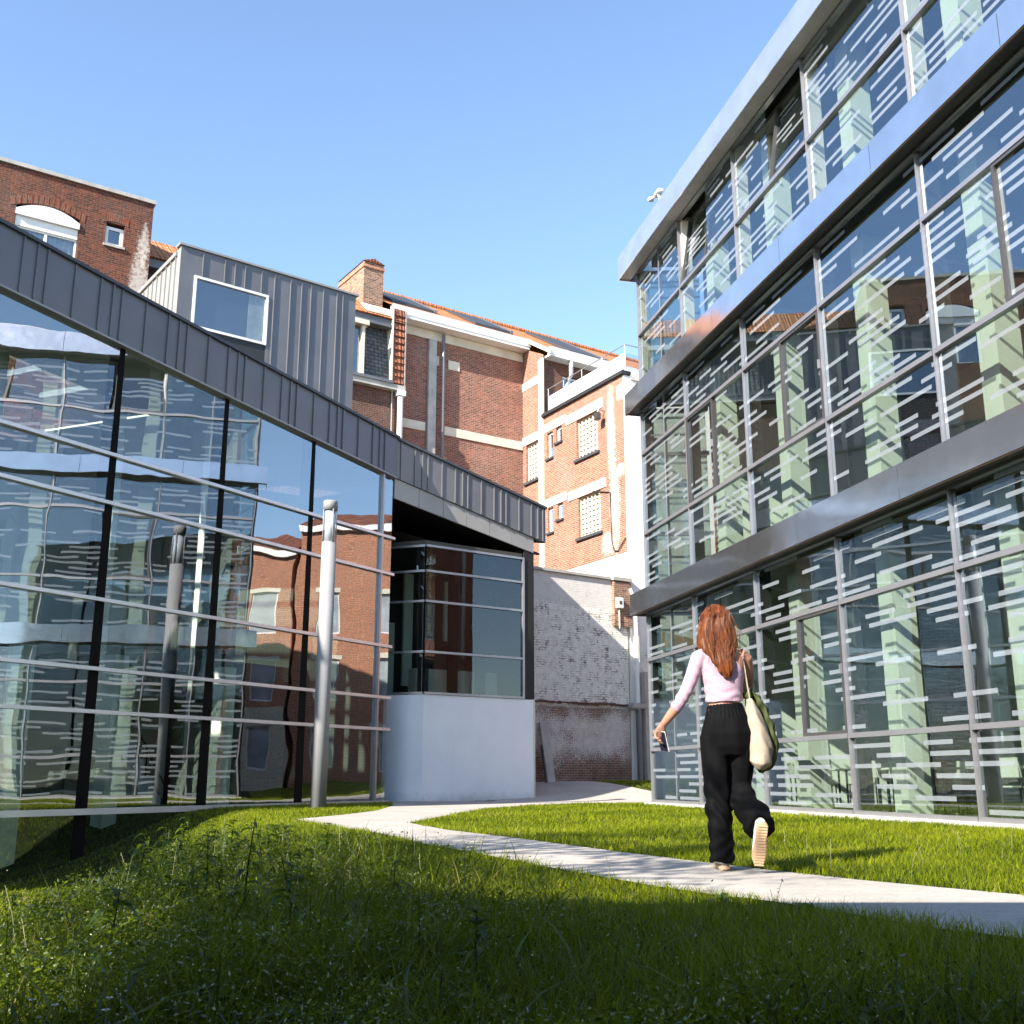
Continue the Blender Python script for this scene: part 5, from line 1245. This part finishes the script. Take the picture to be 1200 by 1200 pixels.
def tall_stalks():
    n = 650; y = RNG.uniform(1.7, 9.5, n); x = RNG.uniform(-1, 1, n) * (.6 * y + .8); k = allowed(x, y) & (RNG.uniform(0, 1, n) < np.clip(wildness(x, y) * 1.2 + .10, 0, 1)); x, y = x[k], y[k]
    b = MB(); rr = random.Random(2)
    for px, py in zip(x, y):
        z = float(ground_h(px, py)); h = rr.uniform(.10, .30) * (.6 if py < 2.6 else 1); a = rr.uniform(0, 6.28); l = rr.uniform(.02, .4) * h
        tip = (px + l * math.cos(a), py + l * math.sin(a), z + h); mid = (px + .3 * l * math.cos(a), py + .3 * l * math.sin(a), z + h * .55)
        b.tube([(px, py, z), (px + .1 * l * math.cos(a), py + .1 * l * math.sin(a), z + h * .3), mid, tip], .0007 + .00008 * py, 3, cap=False)
        for i in range(rr.randint(3, 9)):
            q = rr.uniform(.62, 1.0); c = Vector(mid).lerp(Vector(tip), (q - .55) / .45) + Vector((rr.gauss(0, .009), rr.gauss(0, .009), rr.gauss(0, .006)))
            s = rr.uniform(.003, .0065) + .0003 * py; e = Vector((rr.gauss(0, 1), rr.gauss(0, 1), rr.gauss(0, 1))).normalized() * s; f_ = Vector((rr.gauss(0, 1), rr.gauss(0, 1), rr.gauss(0, 1))).normalized() * s * .45
            b.poly([c - e, c + f_, c + e, c - f_])
    tag(b.build('seed_stalks', M['straw'], fix=False), kind='stuff')
tall_stalks()
def specks():
    n = 15000; y = RNG.uniform(1.6, 7.5, n); x = RNG.uniform(-1, 1, n) * (.6 * y + .8)
    k = allowed(x, y) & (RNG.uniform(0, 1, n) < np.clip(wildness(x, y) * (.55 + .6 * vnoise(x, y, 1.9, 3)), 0, 1) * np.clip(3 / y, 0, 1)); x, y = x[k], y[k]; n = len(x)
    z = ground_h(x, y) + RNG.gamma(4, .026, n) + .03; s = RNG.uniform(.0012, .0032, n)[:, None]
    a = RNG.normal(0, 1, (n, 3)); a /= np.linalg.norm(a, axis=1)[:, None]; c = np.cross(a, RNG.normal(0, 1, (n, 3))); c /= np.linalg.norm(c, axis=1)[:, None]
    p = np.stack([x, y, z], -1); V = np.stack([p - a * s * 1.6, p + c * s * .7, p + a * s * 1.6, p - c * s * .7], 1).reshape(-1, 3)
    b = MB(); b.v = V.tolist(); b.f = [(4 * i, 4 * i + 1, 4 * i + 2, 4 * i + 3) for i in range(n)]
    tag(b.build('seed_husks', M['husk'], fix=False), kind='stuff')
M['husk'] = plain('husk', (.46, .42, .30), .6, 0, .1, 8)
specks()
WEEDS = [(-.62, 2.35, 7, .17, .055, 'broad'), (.28, 2.55, 6, .15, .045, 'broad'), (-.05, 3.05, 6, .13, .05, 'broad'), (-1.35, 3.6, 8, .18, .05, 'broad'), (-2.0, 6.1, 9, .24, .05, 'tall'), (-1.15, 4.9, 8, .2, .045, 'tall'),
         (-2.35, 7.6, 9, .26, .055, 'tall'), (1.02, 5.55, 5, .09, .04, 'broad'), (1.36, 5.2, 5, .08, .035, 'broad'), (-.35, 4.2, 6, .14, .05, 'broad'), (-2.75, 9.4, 9, .25, .05, 'tall'), (-1.75, 4.55, 7, .2, .06, 'broad'), (.9, 2.9, 6, .12, .04, 'broad')]
WLAB = ['big round leaved weed low in the shaded meadow at the bottom edge', 'weed with upright pointed leaves in the shade, front middle', 'small leafy weed in the dark meadow behind the front weeds', 'broad leaved dock in the shaded meadow at left',
        'tall leafy weed on the sunlit crest of the bank at left', 'leafy weed at the edge of the shade, left of the lawn', 'tall bright weed against the glass on the bank crest', 'little round leaved weed on the near path edge', 'tiny dark weed on the near path edge beside the woman',
        'low weed in deep shade, middle of the meadow', 'farthest tall weed on the grassy bank before the glazed hall', 'wide leaved weed between shade and sunlit bank', 'small weed in the shaded grass below the path']
for (x, y, n, L, W, kind), lab in zip(WEEDS, WLAB):
    o = empty('weed', (x, y, float(ground_h(x, y)))); tag(o, lab, 'weed', 'weeds in the long grass'); rr = random.Random(int(x * 100 + y * 1000))
    b = MB(); tv = []
    if kind == 'tall':
        H = rr.uniform(.28, .42); MB().tube([(0, 0, 0), (.01, 0, H * .5), (.03, .01, H)], [.005, .004, .002], 6).build('stem', M['weed'], o)
        for i in range(n * 2): q = (i + 1) / (n * 2 + 1); leaf(b, tv, (.02 * q, 0, H * q), i * 2.4 + rr.random(), L * (1 - .6 * q) * .6, W * (1 - .5 * q), .5, .9, rr.random())
    else:
        MB().tube([(0, 0, 0), (0, 0, .05)], [.008, .004], 6).build('stem', M['weed'], o)
        for i in range(n): leaf(b, tv, (0, 0, .02), i * 6.28 / n + rr.uniform(-.3, .3), L * rr.uniform(.7, 1.1), W * rr.uniform(.8, 1.2), rr.uniform(.5, 1.0), rr.uniform(.5, 1.0), rr.random())
    tinted(b.build('leaves', M['weed'], o, smooth=True, fix=False), tv)
def bank_weeds():
    rr = random.Random(21); protos = []
    for i in range(5):
        o = empty('weed'); tag(o, 'leafy weed among the tangled plants on the sunlit grassy bank', 'weed', 'tangled weeds on the bank')
        H = rr.uniform(.20, .36); b = MB(); b.tube([(0, 0, -.03), (.01, .01, H * .5), (rr.uniform(-.05, .05), rr.uniform(-.05, .05), H)], [.004, .003, .0015], 5)
        b.build('stem', M['weed'], o)
        b = MB(); tv = []
        for k in range(16 + 3 * i):
            q = rr.random() ** .8; leaf(b, tv, (.01 * q, .01 * q, H * q), rr.uniform(0, 6.28), rr.uniform(.06, .15) * (1.1 - .6 * q), rr.uniform(.012, .035), rr.uniform(.3, .9), rr.uniform(.4, 1.1), rr.random(), 4)
        for k in range(10): leaf(b, tv, (rr.gauss(0, .006), rr.gauss(0, .006), H * rr.uniform(.9, 1.03)), rr.uniform(0, 6.28), .025, .008, .6, .3, .9, 2)
        tinted(b.build('leaves', M['weed'], o, smooth=True, fix=False), tv); protos.append(o)
    used = [False] * 5; n = 0
    while n < 70:
        y = rr.uniform(2.3, 10.5); x = float(crest_x(y)) + rr.uniform(-.7, 1.1) * (1 if y > 4 else 1.5)
        if not bool(allowed(np.array([x]), np.array([y]))[0]): continue
        i = rr.randrange(5); o = copy_tree(protos[i]) if used[i] else protos[i]; used[i] = True; n += 1
        s = rr.uniform(.5, 1.1); o.location = (x, y, float(ground_h(x, y))); o.rotation_euler = (0, 0, rr.uniform(0, 6.28)); o.scale = (s, s, s)
bank_weeds()
def daisies():
    pr = None
    for x, y in ((-1.05, 2.55), (-.98, 2.50), (-.90, 2.6), (-.86, 2.47), (-1.12, 2.44)):
        if pr is None:
            o = empty('daisy'); tag(o, 'tiny white flower in the dark grass at the lower left corner', 'flower', 'small white flowers in the dark grass')
            MB().tube([(0, 0, 0), (.004, 0, .10)], .0015, 5).build('stem', M['straw'], o)
            b = MB()
            for i in range(9): a = i * 6.28 / 9; b.poly([(.004, 0, .10), (.004 + .007 * math.cos(a - .3), .007 * math.sin(a - .3) - .003, .106), (.004 + .010 * math.cos(a), .010 * math.sin(a), .104), (.004 + .007 * math.cos(a + .3), .007 * math.sin(a + .3) - .003, .106)])
            b.build('petals', M['white_paint'], o, fix=False); pr = o
        else: o = copy_tree(pr)
        o.location = (x, y, float(ground_h(x, y)) + .02)
daisies()
